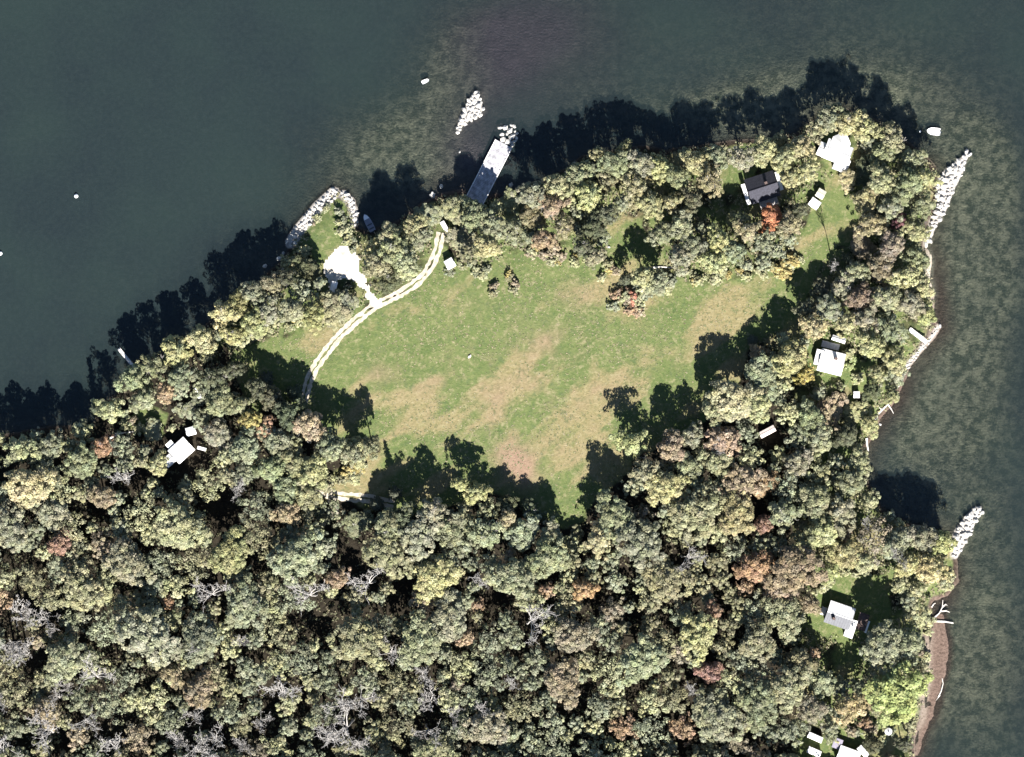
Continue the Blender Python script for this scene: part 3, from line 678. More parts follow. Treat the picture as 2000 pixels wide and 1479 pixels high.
def crown(seed, R, z0, hc, nl, lp, leaf, flat=1.0, spread=.2, lobe=1.0):
    """lumpy broadleaf crown: nl lobes on an irregular dome, lp leaf clumps each"""
    r = np.random.default_rng(seed)
    ph = r.uniform(0, 6.28, 4); Vs = []; Ts = []
    for i in range(nl):
        t = (i + .5) / nl; th = i * 2.39996 + r.normal(0, .3)
        if t < .8:
            rad = math.sqrt(t / .8) * .97; zz = (1 - rad * rad) ** (.5 * flat)
        else: rad = r.uniform(.9, 1.05); zz = r.uniform(-.35, .05)
        out = 1 + spread * math.sin(2 * th + ph[0]) + spread * .7 * math.sin(3 * th + ph[1]) + .08 * math.sin(5 * th + ph[2])
        rl = R * r.uniform(.135, .235) * lobe
        c = np.array([math.cos(th) * rad * (R - rl * .7) * out, math.sin(th) * rad * (R - rl * .7) * out, z0 + zz * (hc - rl * .6) + r.normal(0, .13) * hc])
        n = int(lp * (rl / (R * .185 * lobe)) ** 1.6)
        d = r.normal(size=(n, 3)); d[:, 2] = np.abs(d[:, 2]) * 1.1 - .25
        ob = np.array([math.cos(th) * rad, math.sin(th) * rad, .6]); d += ob * .45
        d /= np.linalg.norm(d, axis=1, keepdims=True)
        q = c + d * rl * r.uniform(.72, 1.08, (n, 1)) * np.array([1, 1, .8])
        nn = d + np.array([0, 0, .35]) + r.normal(0, .40, (n, 3)); nn /= np.linalg.norm(nn, axis=1, keepdims=True)
        Vs.append(leaf_arrays(q, nn, leaf * r.uniform(.6, 1.35, n), r))
        base = np.array([1, 1, 1]) * r.uniform(.68, 1.3) * np.array([r.uniform(.97, 1.09), 1, r.uniform(.86, 1.06)])
        Ts.append(np.clip(base * r.uniform(.72, 1.28, (n, 1)), 0, 2))
    n = nl * 5; d = r.normal(size=(n, 3)); d /= np.linalg.norm(d, axis=1, keepdims=True); d[:, 2] = np.abs(d[:, 2]) * 1.1 - .25  # large inner leaves added to block sun and make cast shadows solid
    q = d * r.uniform(.25, .78, (n, 1)) * np.array([R, R, hc]) + np.array([0, 0, z0 - .03 * hc]); nn = r.normal(size=(n, 3)) + np.array([0, 0, 1.0]); nn /= np.linalg.norm(nn, axis=1, keepdims=True)
    Vs.append(leaf_arrays(q, nn, leaf * r.uniform(1.2, 2.2, n), r)); Ts.append(np.ones((n, 3)) * r.uniform(.7, 1.15, (n, 1)))
    return np.concatenate(Vs), np.concatenate(Ts)

def conifer(seed, R, z0, hc, leaf):
    r = np.random.default_rng(seed); Vs = []; Ts = []
    for k in range(15):
        t = k / 15; z = z0 + hc * t; rad = R * (1 - t) ** .85 * r.uniform(.85, 1.1) + .25
        for j in range(9):
            th = r.uniform(0, 6.28); L = rad * r.uniform(.75, 1.1); n = max(4, int(22 * (1 - t)))
            s = r.uniform(.1, 1, n)
            c = np.stack([np.cos(th) * s * L, np.sin(th) * s * L, z - .25 * s * L + 0 * s], -1) + r.normal(0, .14, (n, 3))
            nn = np.array([math.cos(th) * .3, math.sin(th) * .3, 1]) + r.normal(0, .45, (n, 3)); nn /= np.linalg.norm(nn, axis=1, keepdims=True)
            Vs.append(leaf_arrays(c, nn, leaf * r.uniform(.6, 1.2, n), r)); Ts.append(np.ones((n, 3)) * r.uniform(.7, 1.2, (n, 1)))
    return np.concatenate(Vs), np.concatenate(Ts)

def trunk_mesh(seed, h, r0, z0, R, m_=None, limbs=6):
    r = random.Random(seed); b = MB()
    lean = (r.uniform(-.4, .4), r.uniform(-.4, .4))
    b.tube([(0, 0, -.5), (lean[0] * .3, lean[1] * .3, h * .35), (lean[0], lean[1], h * .8)], [r0 * 1.2, r0 * .85, r0 * .3], 7)
    for k in range(limbs):
        th = k * 6.28 / limbs + r.uniform(-.4, .4); zs = r.uniform(.35, .65) * h; f = zs / (h * .8)
        p0 = Vector((lean[0] * f, lean[1] * f, zs)); L = R * r.uniform(.5, .8)
        p1 = p0 + Vector((math.cos(th) * L * .5, math.sin(th) * L * .5, h * .12)); p2 = p0 + Vector((math.cos(th) * L, math.sin(th) * L, h * .22))
        b.tube([p0, p1, p2], [r0 * .5, r0 * .33, r0 * .1], 5)
    return b.mesh('trunk', m_ or M_BARK)

def bare_mesh(seed, h, r0, spread):
    """leafless bleached crown of forking limbs"""
    r = random.Random(seed); b = MB()
    def grow(p, d, L, rad, lev):
        n = 3; pts = [p]; q = p; dd = d.copy()
        for _ in range(n):
            dd = (dd + Vector((r.uniform(-.25, .25), r.uniform(-.25, .25), r.uniform(-.08, .14)))).normalized(); q = q + dd * (L / n); pts.append(q)
        b.tube(pts, [rad, rad * .85, rad * .7, rad * .5], 5 if lev < 2 else 4, False)
        if lev < 5:
            for k in range(r.choice([2, 3]) if lev else 5):
                th = r.uniform(0, 6.28); e = Vector((math.cos(th), math.sin(th), r.uniform(-.05, .5))) * spread
                s = r.choice([1, 2, 3, 3]); grow(pts[s], (dd * .75 + e).normalized(), L * r.uniform(.55, .8), max(.045, rad * (.58 if s < 3 else .64)), lev + 1)
    grow(Vector((0, 0, h * .35)), Vector((0, 0, 1)), h * .3, r0, 0)
    return b.mesh('branches', M_BAREWOOD)

# ---- prototypes (mesh data shared by every copy); base size: crown radius R0, height H0
R0, H0 = 5.0, 15.0
BROAD = [leaf_mesh('crown', *crown(100 + i, R0, 9.0, 5.0, 74, 50, .27, 1.0, .24)) for i in range(8)]
WIDE = [leaf_mesh('crown', *crown(200 + i, R0, 10.4, 3.6, 128, 40, .21, 1.0, .24, .76)) for i in range(6)]
LOOSE = [leaf_mesh('crown', *crown(300 + i, R0, 8.6, 5.4, 48, 44, .28, 1.0, .34)) for i in range(5)]
CONE = [leaf_mesh('crown', *conifer(400 + i, 3.2, 3.0, 13.0, .40)) for i in range(2)]
SHRUB = [leaf_mesh('foliage', *crown(500 + i, 1.6, .7, 1.5, 20, 34, .17, 1.0, .25, 1.2)) for i in range(4)]
TRUNK = [trunk_mesh(i, 13, .32, 9, R0) for i in range(4)]
CTRUNK = trunk_mesh(9, 17, .25, 5, 1.2, limbs=3)
BARE = [bare_mesh(i, 15, .25, .8) for i in range(5)]
BTRUNK = MB().tube([(0, 0, -.5), (.05, .02, 3), (0, 0, 5.4)], [.42, .34, .26], 7).mesh('trunk', M_BAREWOOD)
PBRANCH = [bare_mesh(50 + i, 13.6, .17, .8) for i in range(2)]

COLORS = {'g': ((.186, .198, .140), 'grey-green'), 'o': ((.196, .190, .122), 'olive'), 'y': ((.262, .264, .164), 'pale yellow-green'),
          'k': ((.085, .095, .066), 'dark green'), 'r': ((.225, .150, .122), 'dull red'), 'u': ((.252, .180, .125), 'rust-orange'), 't': ((.250, .212, .155), 'tan'),  # some dark green crowns carry shade in their leaf colour
          'b': ((.195, .172, .132), 'brownish'), 'l': ((.300, .255, .115), 'golden'), 'p': ((.14, .07, .08), 'purple-red'), 'v': ((.225, .262, .130), 'bright leaf-green'),
          'n': ((.232, .175, .142), 'muted russet'), 'q': ((.330, .160, .110), 'orange-red')}
def zone(px, py):
    if py < 850 and px < 560: return 'on the western bank near the narrow jetty'
    if px < 870 and py < 640: return 'beside the gravel yard and the pale track'
    if px < 1340 and py < 640: return 'on the lake bank east of the wide pier'
    if py < 560: return 'around the houses on the point'
    if px > 1470 and py < 1000: return 'between the meadow and the eastern stone edging'
    if px > 1560 and py >= 1000: return 'near the house by the driftwood shore'
    if py < 1080 and px > 600: return 'edging the southern end of the meadow'
    if px < 620 and py < 1080: return 'in the wood around the blank white house'
    if px < 800: return 'in the closed south-western wood'
    return 'in the closed wood south of the meadow'
NEAR = [(1487, 368, 62, 'beside the dark slate roofed house'), (1633, 297, 52, 'beside the house with the eight-sided roof'), (1595, 390, 42, 'beside the square shed on the point lawn'), (1619, 706, 58, 'beside the white and grey roofed house'),
        (1637, 1200, 90, 'next to the half white half grey roof'), (356, 880, 62, 'beside the blank white roofed house'), (390, 769, 40, 'by the long pale shed near the narrow jetty'), (879, 516, 42, 'by the hut where the track leaves the trees'),
        (869, 444, 40, 'by the narrow hut at the track end'), (665, 530, 62, 'bordering the white gravel yard'), (735, 600, 60, 'by the fork of the pale track'), (945, 385, 52, 'at the landward end of the wide pier'), (250, 715, 55, 'at the foot of the narrow jetty'),
        (1655, 1465, 75, 'by the house next to the round tank'), (1733, 1427, 45, 'beside the round white tank'), (1590, 1450, 50, 'by the two white roofed sheds'), (1497, 843, 50, 'by the hut lost in the south-east meadow edge'), (1671, 771, 42, 'by the small white box shed'),
        (1835, 350, 60, 'where the long rock spit leaves the shore'), (1790, 655, 55, 'beside the white boardwalk'), (1730, 800, 55, 'by the bleached snag at the inlet head'), (1862, 1075, 60, 'at the root of the short rock spit'), (1815, 1210, 55, 'above the forked driftwood'),
        (680, 970, 60, 'by the lower bend of the track'), (1505, 428, 48, 'touching the orange crown on the point'), (1756, 433, 42, 'touching the purple-red crown'), (1552, 1112, 85, 'next to the broad russet crown'), (1475, 1105, 60, 'next to the rust crown beside the russet one'),
        (1752, 1352, 90, 'beside the bright green crown near the mud shore'), (390, 1345, 75, 'next to the brown crown in the south-western wood'), (120, 1060, 65, 'next to the dull red crown of the western wood'),
        (1390, 1195, 55, 'next to the lone dull red crown'), (1385, 1312, 55, 'next to the other red crown of the closed wood'), (1140, 1150, 60, 'next to the rust crown south of the meadow tip'), (1110, 1030, 60, 'around the pointed southern tip of the meadow'), (200, 872, 50, 'next to the red crown near the blank white house'),
        (690, 1400, 65, 'among the bleached leafless trees'), (110, 1425, 75, 'among the bleached leafless trees'), (560, 1330, 55, 'beside a lone bleached leafless tree'), (45, 1190, 60, 'beside the bleached tree of the western wood'), (692, 1080, 62, 'round the dark gap south of the lower track'),
        (440, 1000, 70, 'round the long dark gap below the white house'), (965, 1165, 55, 'round the dark gap in the closed wood'), (1645, 1285, 80, 'round the dark gap south of the half grey roof'), (490, 820, 45, 'touching the golden crown near the track'), (1240, 440, 65, 'around the northern notch of the meadow')]
def where(px, py):
    best = None
    for a, b, d, ph in NEAR:
        q = math.hypot(px - a, py - b) / d
        if q < 1 and (best is None or q < best[0]): best = (q, ph)
    return best[1] if best else zone(px, py)
tr = random.Random(21)
TREES = []      # (px, py, r)
# open, sunlit spots of the photograph: the trees south of them are low enough not to shade them
OPEN = [(670, 520, 35), (715, 570, 14), (1633, 297, 30), (1619, 706, 26), (1589, 399, 10), (1601, 380, 8), (879, 516, 12), (1636, 1204, 32), (580, 455, 14), (356, 880, 26), (375, 842, 8), (390, 769, 12), (1655, 1472, 24), (1590, 1438, 13),
        (1588, 1466, 11), (1733, 1427, 10), (640, 450, 30), (600, 430, 15), (640, 390, 15), (978, 285, 16), (1600, 480, 26), (1640, 440, 15), (1560, 510, 20), (1520, 530, 16), (690, 920, 26), (640, 965, 16), (690, 972, 16), (830, 530, 14),
        (790, 566, 12), (855, 480, 9), (1430, 345, 24), (1212, 440, 8), (1497, 843, 12), (1671, 771, 6), (862, 364, 8), (998, 362, 8), (845, 382, 8), (1450, 630, 24), (1410, 650, 20), (1000, 895, 22), (1025, 930, 16), (1110, 1005, 16), (1480, 360, 8), (1640, 745, 14), (870, 446, 10),
        (1340, 550, 12), (1400, 552, 12), (1460, 540, 12), (530, 670, 22), (590, 690, 18), (1080, 495, 14), (1150, 515, 14), (300, 800, 16), (1470, 615, 12), (1430, 600, 20), (1208, 470, 10)]
def open_limit(px, py, r, h):
    for sx, sy, sr in OPEN:
        dx, dy = px - sx, py - sy; L = dx * .19 + dy * .98; q = abs(dx * .98 - dy * .19)
        if L > 0 and q < r * .8 + sr and L < 170: h = min(h, max(2.8, (L - sr * .6 - 4) * PXM * .87))
    return h
def add_tree(px, py, r, code, kind=None, hk=1.0, name=None):
    x, y = P(px, py); R = r * PXM
    h = open_limit(px, py, r, (9.0 + 1.25 * R) * hk * tr.uniform(.92, 1.1))
    base, cname = COLORS[code]
    if kind is None: kind = 'W' if r > 36 else tr.choice('BBBL')
    sc = R / R0; sz = h / H0
    if kind == 'C': sc = R / 3.2; sz = h / 16.0
    x *= 1 - h * .75 / CAM_H; y *= 1 - h * .75 / CAM_H      # base sits under the crown seen from above
    e = empty(name or ('conifer_tree' if kind == 'C' else 'broadleaf_tree'), (x, y, H(x, y)), tr.uniform(0, 6.28), (sc, sc, sz))
    size = 'very broad' if r > 46 else 'broad' if r > 37 else 'fairly broad' if r > 31 else 'mid-sized' if r > 26 else 'fairly small' if r > 21 else 'small'
    z = where(px, py); form = {'L': 'open', 'B': 'lumpy', 'W': 'flat-topped'}.get(kind, '')
    if kind == 'C': tag(e, '%s narrow conifer %s' % (cname, z), 'tree', 'conifers ' + zone(px, py))
    else: tag(e, '%s %s %s tree %s' % (size, form, cname, z), 'tree', 'trees ' + z)
    k = tr.uniform(.86, 1.16)
    c = (base[0] * k * tr.uniform(.98, 1.1), base[1] * k * tr.uniform(.95, 1.06), base[2] * k * tr.uniform(.84, 1.04), 1)
    t_ = bpy.data.objects.new('trunk', CTRUNK if kind == 'C' else tr.choice(TRUNK)); link(t_, e)
    o = bpy.data.objects.new('crown', tr.choice({'B': BROAD, 'W': WIDE, 'L': LOOSE, 'C': CONE}[kind])); o.color = c; link(o, e)
    if tr.random() < (.5 if kind == 'L' else .12 if kind == 'B' else 0):
        link(bpy.data.objects.new('bare_branches', tr.choice(PBRANCH)), e)
    TREES.append((px, py, r)); return e
def add_bare(px, py, r, hk=1.0):
    x, y = P(px, py); sc = r * PXM / 4.0; h = 17 * hk
    e = empty('bare_tree', (x, y, H(x, y)), tr.uniform(0, 6.28), (sc, sc, h / 15))
    tag(e, ('wide' if r > 30 else 'small' if r < 20 else 'mid-sized') + ' leafless tree with bleached branches ' + zone(px, py), 'tree', 'leafless trees ' + zone(px, py))
    link(bpy.data.objects.new('trunk', BTRUNK), e); link(bpy.data.objects.new('branches', tr.choice(BARE)), e)
    TREES.append((px, py, r * .8))

HAND = """215 800 28 y;260 740 30 g;300 715 28 g;345 690 32 y;395 665 28 y;440 612 30 y;470 590 24 o;500 630 30 y;495 572 26 g;530 555 24 o;455 655 22 y;520 610 25 g;570 606 26 g;612 618 26 y;650 606 34 g;676 588 22 g;600 525 25 k;556 545 22 k;280 780 25 g;325 767 20 t;420 738 26 k;458 722 20 k;430 782 30 g;370 800 22 g;350 735 25 g;470 790 25 g;490 820 22 l;430 850 30 g;480 872 32 g;540 862 32 g;605 832 32 t;520 840 24 u;640 866 28 g;580 905 32 g;530 915 30 g;612 922 34 y;700 882 26 y;560 955 30 g;600 965 30 g;300 840 20 g;310 905 22 y;
770 490 34 g;740 520 28 g;792 508 28 g;820 462 24 g;782 534 22 y;760 548 26 k;760 460 24 y;810 440 25 y;838 420 24 g;730 490 20 y;888 412 26 g;925 422 28 g;960 440 30 g;902 470 28 g;950 482 25 y;1000 402 28 g;1002 452 30 g;1040 380 30 g;1040 430 28 o;1080 402 30 b;1062 468 22 t;
1090 365 28 y;1130 340 28 g;1150 385 30 y;1170 302 18 y;1200 320 30 g;1220 290 16 y;1250 320 28 g;1290 330 25 y;1240 370 30 y;1182 420 24 k;1158 440 26 k;1140 482 24 k;1162 502 20 b;1270 400 28 y;1312 395 20 y;1320 345 25 g;1360 318 28 y;1400 308 25 g;1388 352 28 o;1350 392 25 k;1330 440 28 g;1292 458 25 g;1352 482 28 g;1402 470 26 y;1330 505 26 g;1392 512 24 y;1432 492 24 g;1460 452 26 o;1440 428 20 g;1100 440 24 b;
1450 308 28 g;1492 296 28 y;1532 308 28 g;1562 290 26 y;1575 335 26 y;1540 345 20 y;1622 228 28 g;1655 240 25 y;1692 250 30 y;1742 272 28 g;1782 312 25 g;1722 300 25 g;1690 335 26 k;1722 352 30 g;1772 362 32 g;1808 350 24 y;1800 402 28 g;1742 402 30 g;1692 388 28 y;1655 352 20 y;1505 428 25 q;1540 440 24 o;1560 412 18 k;1756 433 16 p;1790 450 25 y;1700 440 28 o;1682 482 25 b;1740 482 28 b;1786 502 26 g;1720 522 28 b;1768 542 30 y;1800 562 24 y;1672 532 25 g;1648 562 28 g;1602 566 22 k;1620 602 28 g;1682 582 28 b;1730 582 30 g;1780 592 30 g;1808 612 22 y;1690 622 30 g;1740 642 30 g;1654 632 24 y;1588 640 24 y;1572 602 20 k;1700 672 28 y;1748 704 26 y;1714 728 18 y;
1542 702 35 y;1572 732 20 l;1490 732 38 g;1432 782 46 y;1395 800 26 y;1480 795 28 y;1482 692 20 t;1702 762 20 k;1622 802 32 b;1670 806 26 y;1580 812 28 g;1742 772 16 y;1700 832 20 y;1600 852 28 g;1650 852 24 k;1678 900 26 g;1660 942 30 g;1560 902 28 b;1233 865 30 y;1312 872 30 t;1352 852 24 g;1412 862 34 t;1400 902 30 g;1450 942 40 t;1492 942 28 u;1262 922 32 g;1302 952 40 y;1342 912 30 g;1362 1002 50 g;1200 1012 42 g;1252 1062 50 g;1172 1055 32 y;1490 1025 20 r;1440 1002 40 o;1532 1002 35 g;1592 980 35 g;1642 1002 35 g;1475 1105 35 u;1552 1112 50 n;1525 1150 30 n;1602 1040 35 y;1650 1082 34 y;1684 1098 22 y;1618 1118 22 y;
1750 1062 32 g;1800 1052 32 g;1838 1062 26 y;1770 1102 26 y;1820 1112 32 y;1848 1132 20 y;1790 1152 20 y;1724 1264 44 g;1772 1262 34 g;1752 1352 58 v;1660 1382 34 t;1602 1332 35 g;1562 1292 30 b;1390 1195 22 r;1385 1312 25 r;1582 1382 30 b;1540 1342 40 g;1482 1372 45 g;1702 1452 20 k;1765 1452 18 k;1620 1425 20 g;1580 1180 22 b;
200 872 22 r;120 1060 26 r;560 1002 26 t;990 1012 20 t;660 1128 22 t;390 1345 34 b;340 1320 24 b;1140 1150 24 u;910 1245 18 t;330 1175 16 r;90 1390 30 t;820 1045 42 g;880 1035 34 g;950 1040 34 g;1020 1040 34 g;1075 1045 26 g;760 1030 34 g;700 1020 28 g;930 962 24 y;900 945 16 y;985 990 24 k;1040 1000 22 k;850 1000 30 g;790 1010 26 k;1070 1090 40 g;290 1240 56 g;250 1100 44 g;580 1090 48 g;350 1030 48 y;60 950 44 y;100 1000 34 g;160 900 34 g;40 880 34 g;100 870 26 g;20 1030 40 g;200 970 26 t;450 1080 40 o;700 1250 50 g;850 1130 44 y;820 1250 46 g;1000 1130 40 g;1250 1290 46 g;1400 1400 52 g;1100 1330 40 b;950 1420 40 g;480 1180 46 g;160 1150 44 g;130 1290 44 g;390 1250 44 g;1530 1200 40 g;1480 1250 38 g;1120 1240 38 b;1300 1130 46 g"""
for row in HAND.replace('\n', '').split(';'):
    a, b_, c_, k = row.split(); add_tree(float(a), float(b_), float(c_), k)
for a in ((545, 792, 20), (575, 768, 18), (520, 742, 17), (185, 800, 15), (735, 985, 16), (1470, 665, 12), (1030, 985, 14), (770, 965, 15), (1655, 505, 13), (690, 868, 15)):
    add_tree(a[0], a[1], a[2], 'k', 'C', 1.1)
for a in ((560, 812, 24), (530, 778, 22), (588, 798, 20), (502, 758, 20), (655, 876, 22), (725, 872, 20), (690, 884, 22)): add_tree(a[0], a[1], a[2], 'k' if a[1] < 820 else 'g', 'B', 1.15)
for a in ((110, 1425, 34), (45, 1190, 34), (560, 1330, 34), (690, 1405, 36), (705, 1360, 26), (215, 1440, 34), (935, 1122, 22), (1330, 1085, 24), (468, 948, 20), (255, 935, 26), (945, 1385, 22),
          (430, 1440, 28), (1345, 1345, 18), (20, 1450, 36), (640, 1430, 26), (1625, 520, 14), (1405, 875, 20), (880, 1395, 18), (480, 1240, 18), (40, 1250, 24), (1760, 1095, 16), (1735, 1080, 14), (170, 1395, 24), (1680, 1015, 14)):
    add_bare(*a)

ba = random.Random(6)
for _ in range(26):
    px = ba.uniform(0, 1050); py = ba.uniform(1130, 1475)
    if px + (py - 1130) * .3 < 1100: add_bare(px, py, ba.uniform(16, 32), ba.uniform(.9, 1.05))
# closed wood filled between the trees placed above; gaps stay dark
GAPS = [(1645, 1285, 40), (1695, 1160, 44), (270, 935, 26), (215, 950, 22), (440, 1000, 38), (692, 1080, 28), (965, 1165, 24), (772, 1182, 20), (1645, 875, 20), (1515, 860, 20), (1345, 905, 12), (500, 1110, 14),
        (350, 885, 52), (640, 1205, 45), (1640, 1205, 75), (1655, 1465, 45), (1590, 1450, 34), (1735, 1430, 24), (1619, 706, 46), (1637, 297, 46), (1487, 368, 62), (1240, 1210, 18), (1240, 1350, 18), (1035, 1250, 14), (1325, 1390, 10), (1400, 440, 24), (1365, 405, 16), (1412, 385, 12), (1195, 412, 14), (1300, 372, 12), (1110, 418, 12), (1690, 745, 12), (1560, 765, 20), (1430, 1130, 14), (1405, 1175, 16), (1790, 655, 18)]
F = np.array(MEADOW, float)
gx_ = np.arange(-100, 1901, 5.0); gy_ = np.arange(200, 1621, 5.0); QX, QY = np.meshgrid(gx_, gy_)
D_SH = sdist(SHORE, QX, QY); D_ME = sdist(MEADOW, QX, QY); D_TR = ldist(TRACK[:12], QX, QY); D_YA = sdist(YARD, QX, QY)
D_LA = np.max([sdist(L, QX, QY) for L in LAWNS], axis=0)
def free(px, py, r):
    j = int(round((py - 200) / 5)); i = int(round((px + 100) / 5))
    if D_SH[j, i] < r * .7 or D_ME[j, i] > -r * .8 or D_LA[j, i] > -r * .5 or D_TR[j, i] < r + 8 or D_YA[j, i] > -r: return False
    return all((g_[0] - px) ** 2 + (g_[1] - py) ** 2 >= (g_[2] + r * .45) ** 2 for g_ in GAPS)
fill = []; stuff = []
pr = random.Random(77)
def bad(px, py, r, k): return any((px - a) ** 2 + (py - b) ** 2 < (k * (r + c)) ** 2 for a, b, c in ALLT)
ALLT = list(TREES)
for rlo, rhi, tries, k in ((33, 44, 700, .64), (25, 33, 2200, .64), (18, 25, 3000, .66), (12, 18, 4200, .70)):
    for _ in range(tries):
        px = pr.uniform(-60, 1860); py = pr.uniform(230, 1590); r = pr.uniform(rlo, rhi)
        if px < 0 and py < 700: continue
        if r > 30 and py < 900 and pr.random() < .7: continue
        if bad(px, py, r, k) or not free(px, py, r): continue
        inside = -5 < px < 2005 and py < 1479 + 4
        ALLT.append((px, py, r)); fill.append((px, py, r, inside))
def pick(px, py):
    n = float(vnoise(np.array([px]), np.array([py]), 160, 91, 2)[0])
    if py > 1000 and pr.random() < .10: return pr.choice('ubttoy')
    if px > 1200 and py > 1000: return pr.choice('ggoogyyo')
    return pr.choice('gggoy' if n < .5 else 'ggoyy')
cnt = len(TREES); indiv = [f for f in fill if f[3]]; indiv.sort(key=lambda f: -f[2])
room = max(0, 330 - cnt)
for f in indiv[:room]: add_tree(f[0], f[1], f[2], pick(f[0], f[1]))
rest = indiv[room:]; outside = [f for f in fill if not f[3]]
print('trees', cnt, 'fill', len(indiv), 'rest', len(rest), 'outside', len(outside))
def joined(name, lst, lp, leaf_s, label, hmul=1.0):
    Vs, Ts = [], []; tb = MB()
    for i, f in enumerate(lst):
        x, y = P(f[0], f[1]); R = f[2] * PXM; h = open_limit(f[0], f[1], f[2], (9.0 + 1.25 * R) * hmul)
        V, T = crown(900 + i, R, h * .62, h * .38, lp[0], lp[1], leaf_s, 1.0, .18)
        V = V + np.array([x, y, H(x, y)]); c = np.array(COLORS[pick(f[0], f[1])][0]) * pr.uniform(.85, 1.15)
        Vs.append(V); Ts.append(T * c)
        tb.tube([(x, y, H(x, y) - .4), (x, y, H(x, y) + h * .8)], [.25, .1], 5)
    me = leaf_mesh(name, np.concatenate(Vs), np.concatenate(Ts)); o = bpy.data.objects.new(name, me); o.color = (1, 1, 1, 1); link(o)
    o['kind'] = 'stuff'; tag(o, label, 'undergrowth'); t_ = tb.build('trunks', M_BARK, o); t_['kind'] = 'stuff'
if rest: joined('understory_trees', rest, (26, 34), .26, 'mass of small understory crowns filling gaps in the closed wood', .8)
if outside: joined('outer_woodland', outside, (60, 34), .32, 'continuing woodland crowns along the outer edge of the wood')

# shrubs along the meadow edge and in the grass
sr = random.Random(31)
def add_shrub(px, py, r, code, where):
    x, y = P(px, py); s = r * PXM / 1.6
    e = empty('shrub', (x, y, H(x, y)), sr.uniform(0, 6.28), (s, s, s * sr.uniform(.75, 1.1)))
    base, cname = COLORS[code]; k = sr.uniform(.9, 1.2)
    tag(e, 'low %s shrub %s' % (cname, where), 'shrub', 'shrubs ' + where)
    o = bpy.data.objects.new('foliage', sr.choice(SHRUB)); o.color = (base[0] * k, base[1] * k, base[2] * k, 1); link(o, e)
    link(bpy.data.objects.new('stem', STEM), e)
sb = MB()
for k in range(5): sb.tube([(0, 0, -.2), (math.cos(k * 1.26) * .3, math.sin(k * 1.26) * .3, .5), (math.cos(k * 1.26) * .8, math.sin(k * 1.26) * .8, 1.2)], [.07, .05, .02], 4)
STEM = sb.mesh('stem', M_BARK)
def strip(line, n, w_, rlo, rhi, codes, where):
    for _ in range(n):
        i = sr.randrange(len(line) - 1); t = sr.random()
        px = line[i][0] * (1 - t) + line[i + 1][0] * t + sr.gauss(0, w_); py = line[i][1] * (1 - t) + line[i + 1][1] * t + sr.gauss(0, w_)
        add_shrub(px, py, sr.uniform(rlo, rhi), sr.choice(codes), where)
strip([(430, 672), (480, 652), (560, 630), (640, 622)], 20, 6, 7, 14, 'yyyl', 'between the western bank trees and the meadow')
strip([(660, 890), (720, 890), (690, 930), (640, 945)], 22, 10, 8, 15, 'yylo', 'in the scrub by the lower track')
strip([(1030, 492), (1080, 502), (1130, 505), (1190, 530)], 22, 8, 7, 13, 'llytyy', 'on the northern meadow edge')
strip([(1310, 540), (1380, 545), (1450, 535), (1520, 525), (1560, 500)], 26, 7, 7, 14, 'yyyl', 'along the meadow edge below the point')
strip([(1210, 600), (1240, 585), (1260, 560), (1300, 550), (1300, 570)], 20, 9, 8, 16, 'yygg', 'in the clump standing out into the meadow')
strip([(1225, 575), (1245, 595), (1235, 605)], 16, 9, 8, 15, 'uutq', 'in the clump standing out into the meadow')
add_tree(1282, 552, 24, 'g', hk=.9); add_tree(1258, 542, 24, 'y', hk=1.0); add_tree(1222, 545, 14, 'k', hk=.7)
strip([(965, 565), (985, 550), (1005, 560)], 7, 7, 6, 11, 'olt', 'in the open grass near the white hut')
strip([(1515, 535), (1530, 525)], 4, 5, 9, 14, 'l', 'alone in the grass by the point lawns')
strip([(880, 525), (930, 525), (945, 545)], 9, 6, 6, 11, 'yg', 'beside the white hut on the grass')
strip([(660, 410), (675, 440), (680, 470), (690, 490)], 14, 5, 6, 11, 'ygy', 'on the grassy headland')
strip([(610, 440), (625, 420), (640, 400)], 6, 4, 4, 8, 'tyg', 'on the grassy headland')
strip([(1650, 690), (1690, 710), (1680, 740), (1640, 750)], 10, 8, 7, 13, 'yyv', 'around the white and grey roofed house')
strip([(1590, 1150), (1640, 1120), (1720, 1110)], 10, 6, 8, 14, 'yy', 'along the lawn of the driftwood-shore house')
strip([(1818, 1190), (1812, 1240), (1806, 1290), (1802, 1390)], 12, 4, 6, 11, 'yyt', 'lining the mud shore')
strip([(300, 850), (330, 830), (260, 830), (225, 820)], 12, 8, 7, 13, 'yyt', 'by the white snag near the west house')
strip([(1700, 1440), (1680, 1420), (1740, 1410), (1640, 1440)], 9, 8, 8, 14, 'gyb', 'beside the round white tank')

# weeds and tussocks through the meadow: uncountable
V, T = [], []
wr = np.random.default_rng(8)
wx = wr.uniform(-82, 98, 26000); wy = wr.uniform(-45, 48, 26000)
ins = sdist(MEADOW, wx / PXM + 1000, 739.5 - wy / PXM) > 4
dn = vnoise(wx, wy, 12, 61, 3); keep = ins & (wr.random(26000) < sstep(.35, .7, dn) * .6 + .1)
keep &= (ldist(TRACK, wx / PXM + 1000, 739.5 - wy / PXM) > 11)
wx, wy = wx[keep], wy[keep]; n = len(wx); wz = height(wx, wy)
for k in range(3):
    c = np.stack([wx + wr.normal(0, .12, n), wy + wr.normal(0, .12, n), wz + wr.uniform(.02, .10, n)], -1)
    nn = np.stack([wr.normal(0, .25, n), wr.normal(0, .25, n), np.ones(n)], -1); nn /= np.linalg.norm(nn, axis=1, keepdims=True)
    V.append(leaf_arrays(c, nn, wr.uniform(.08, .24, n), wr))
    pal = np.array([(.12, .135, .06), (.17, .16, .085), (.22, .20, .13), (.09, .11, .045), (.25, .20, .14)])
    T.append(pal[wr.integers(0, 5, n)] * wr.uniform(.8, 1.2, (n, 1)))
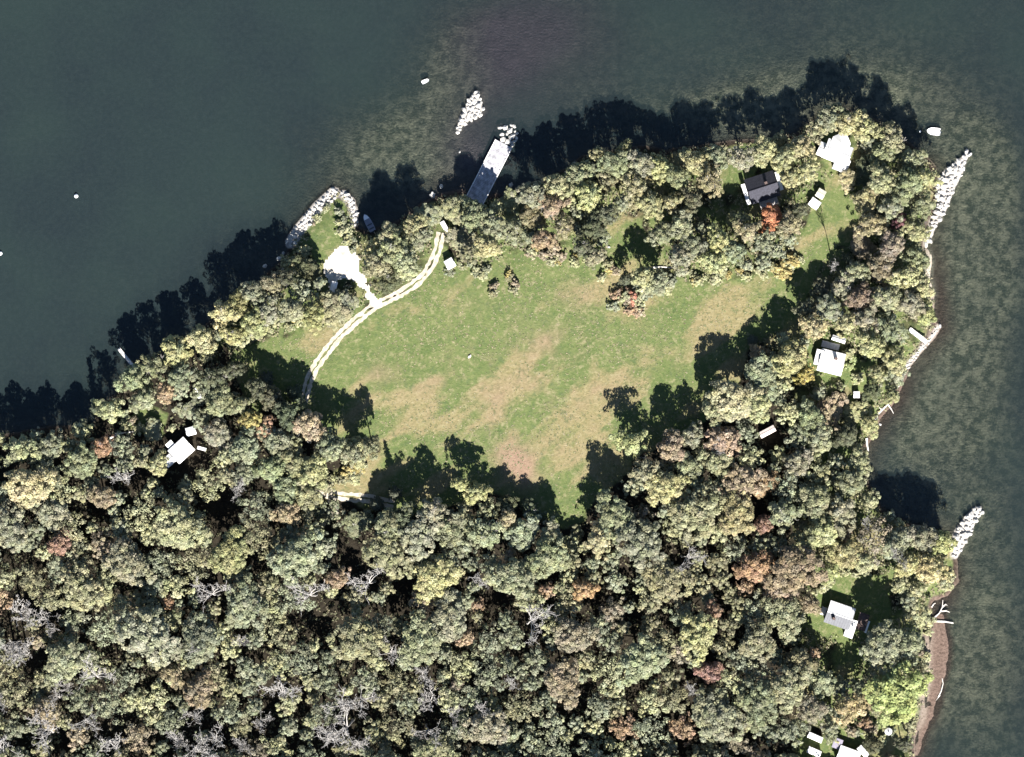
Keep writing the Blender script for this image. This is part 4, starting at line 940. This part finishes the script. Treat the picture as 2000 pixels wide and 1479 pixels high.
o = link(bpy.data.objects.new('meadow_weeds', leaf_mesh('meadow_weeds', np.concatenate(V), np.concatenate(T)))); o['kind'] = 'stuff'
tag(o, 'short weeds and grass tussocks scattered through the meadow', 'weeds')

# low ground cover under and between the trees: uncountable
n = 52000
gx = wr.uniform(-152, 127, n); gy = wr.uniform(-116, 80, n); px = gx / PXM + 1000; py = 739.5 - gy / PXM
j = np.clip(np.round((py - 200) / 5).astype(int), 0, D_SH.shape[0] - 1); i = np.clip(np.round((px + 100) / 5).astype(int), 0, D_SH.shape[1] - 1)
ok = (D_SH[j, i] > 4) & (D_ME[j, i] < -2) & (D_LA[j, i] < -3) & (D_TR[j, i] > 14) & (D_YA[j, i] < -4)
for q in [o for o in bpy.data.objects if o.name.startswith(('house', 'shed', 'water_tank', 'wide_pier', 'boardwalk'))]:
    ok &= np.hypot(gx - q.location.x, gy - q.location.y) > (6.5 if q.name.startswith('house') else 2.4)
for g_ in GAPS[:12] + GAPS[-11:]: ok &= np.hypot(px - g_[0], py - g_[1]) > g_[2] * .9
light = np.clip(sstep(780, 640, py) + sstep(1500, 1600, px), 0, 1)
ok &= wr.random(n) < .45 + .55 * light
gx, gy, light = gx[ok], gy[ok], light[ok]; n = len(gx); gz = height(gx, gy); V, T = [], []
pal = np.array([(.20, .20, .12), (.24, .225, .125), (.155, .165, .09), (.26, .22, .15), (.17, .145, .10)])
for k in range(4):
    c = np.stack([gx + wr.normal(0, .28, n), gy + wr.normal(0, .28, n), gz + wr.uniform(.1, .75, n)], -1)
    nn = np.stack([wr.normal(0, .4, n), wr.normal(0, .4, n), np.ones(n)], -1); nn /= np.linalg.norm(nn, axis=1, keepdims=True)
    V.append(leaf_arrays(c, nn, wr.uniform(.16, .38, n), wr))
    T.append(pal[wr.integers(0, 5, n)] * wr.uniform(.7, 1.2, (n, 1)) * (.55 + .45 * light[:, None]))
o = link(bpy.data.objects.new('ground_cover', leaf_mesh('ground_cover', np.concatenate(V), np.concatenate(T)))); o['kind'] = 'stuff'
tag(o, 'low leafy ground cover under and between the trees', 'undergrowth')
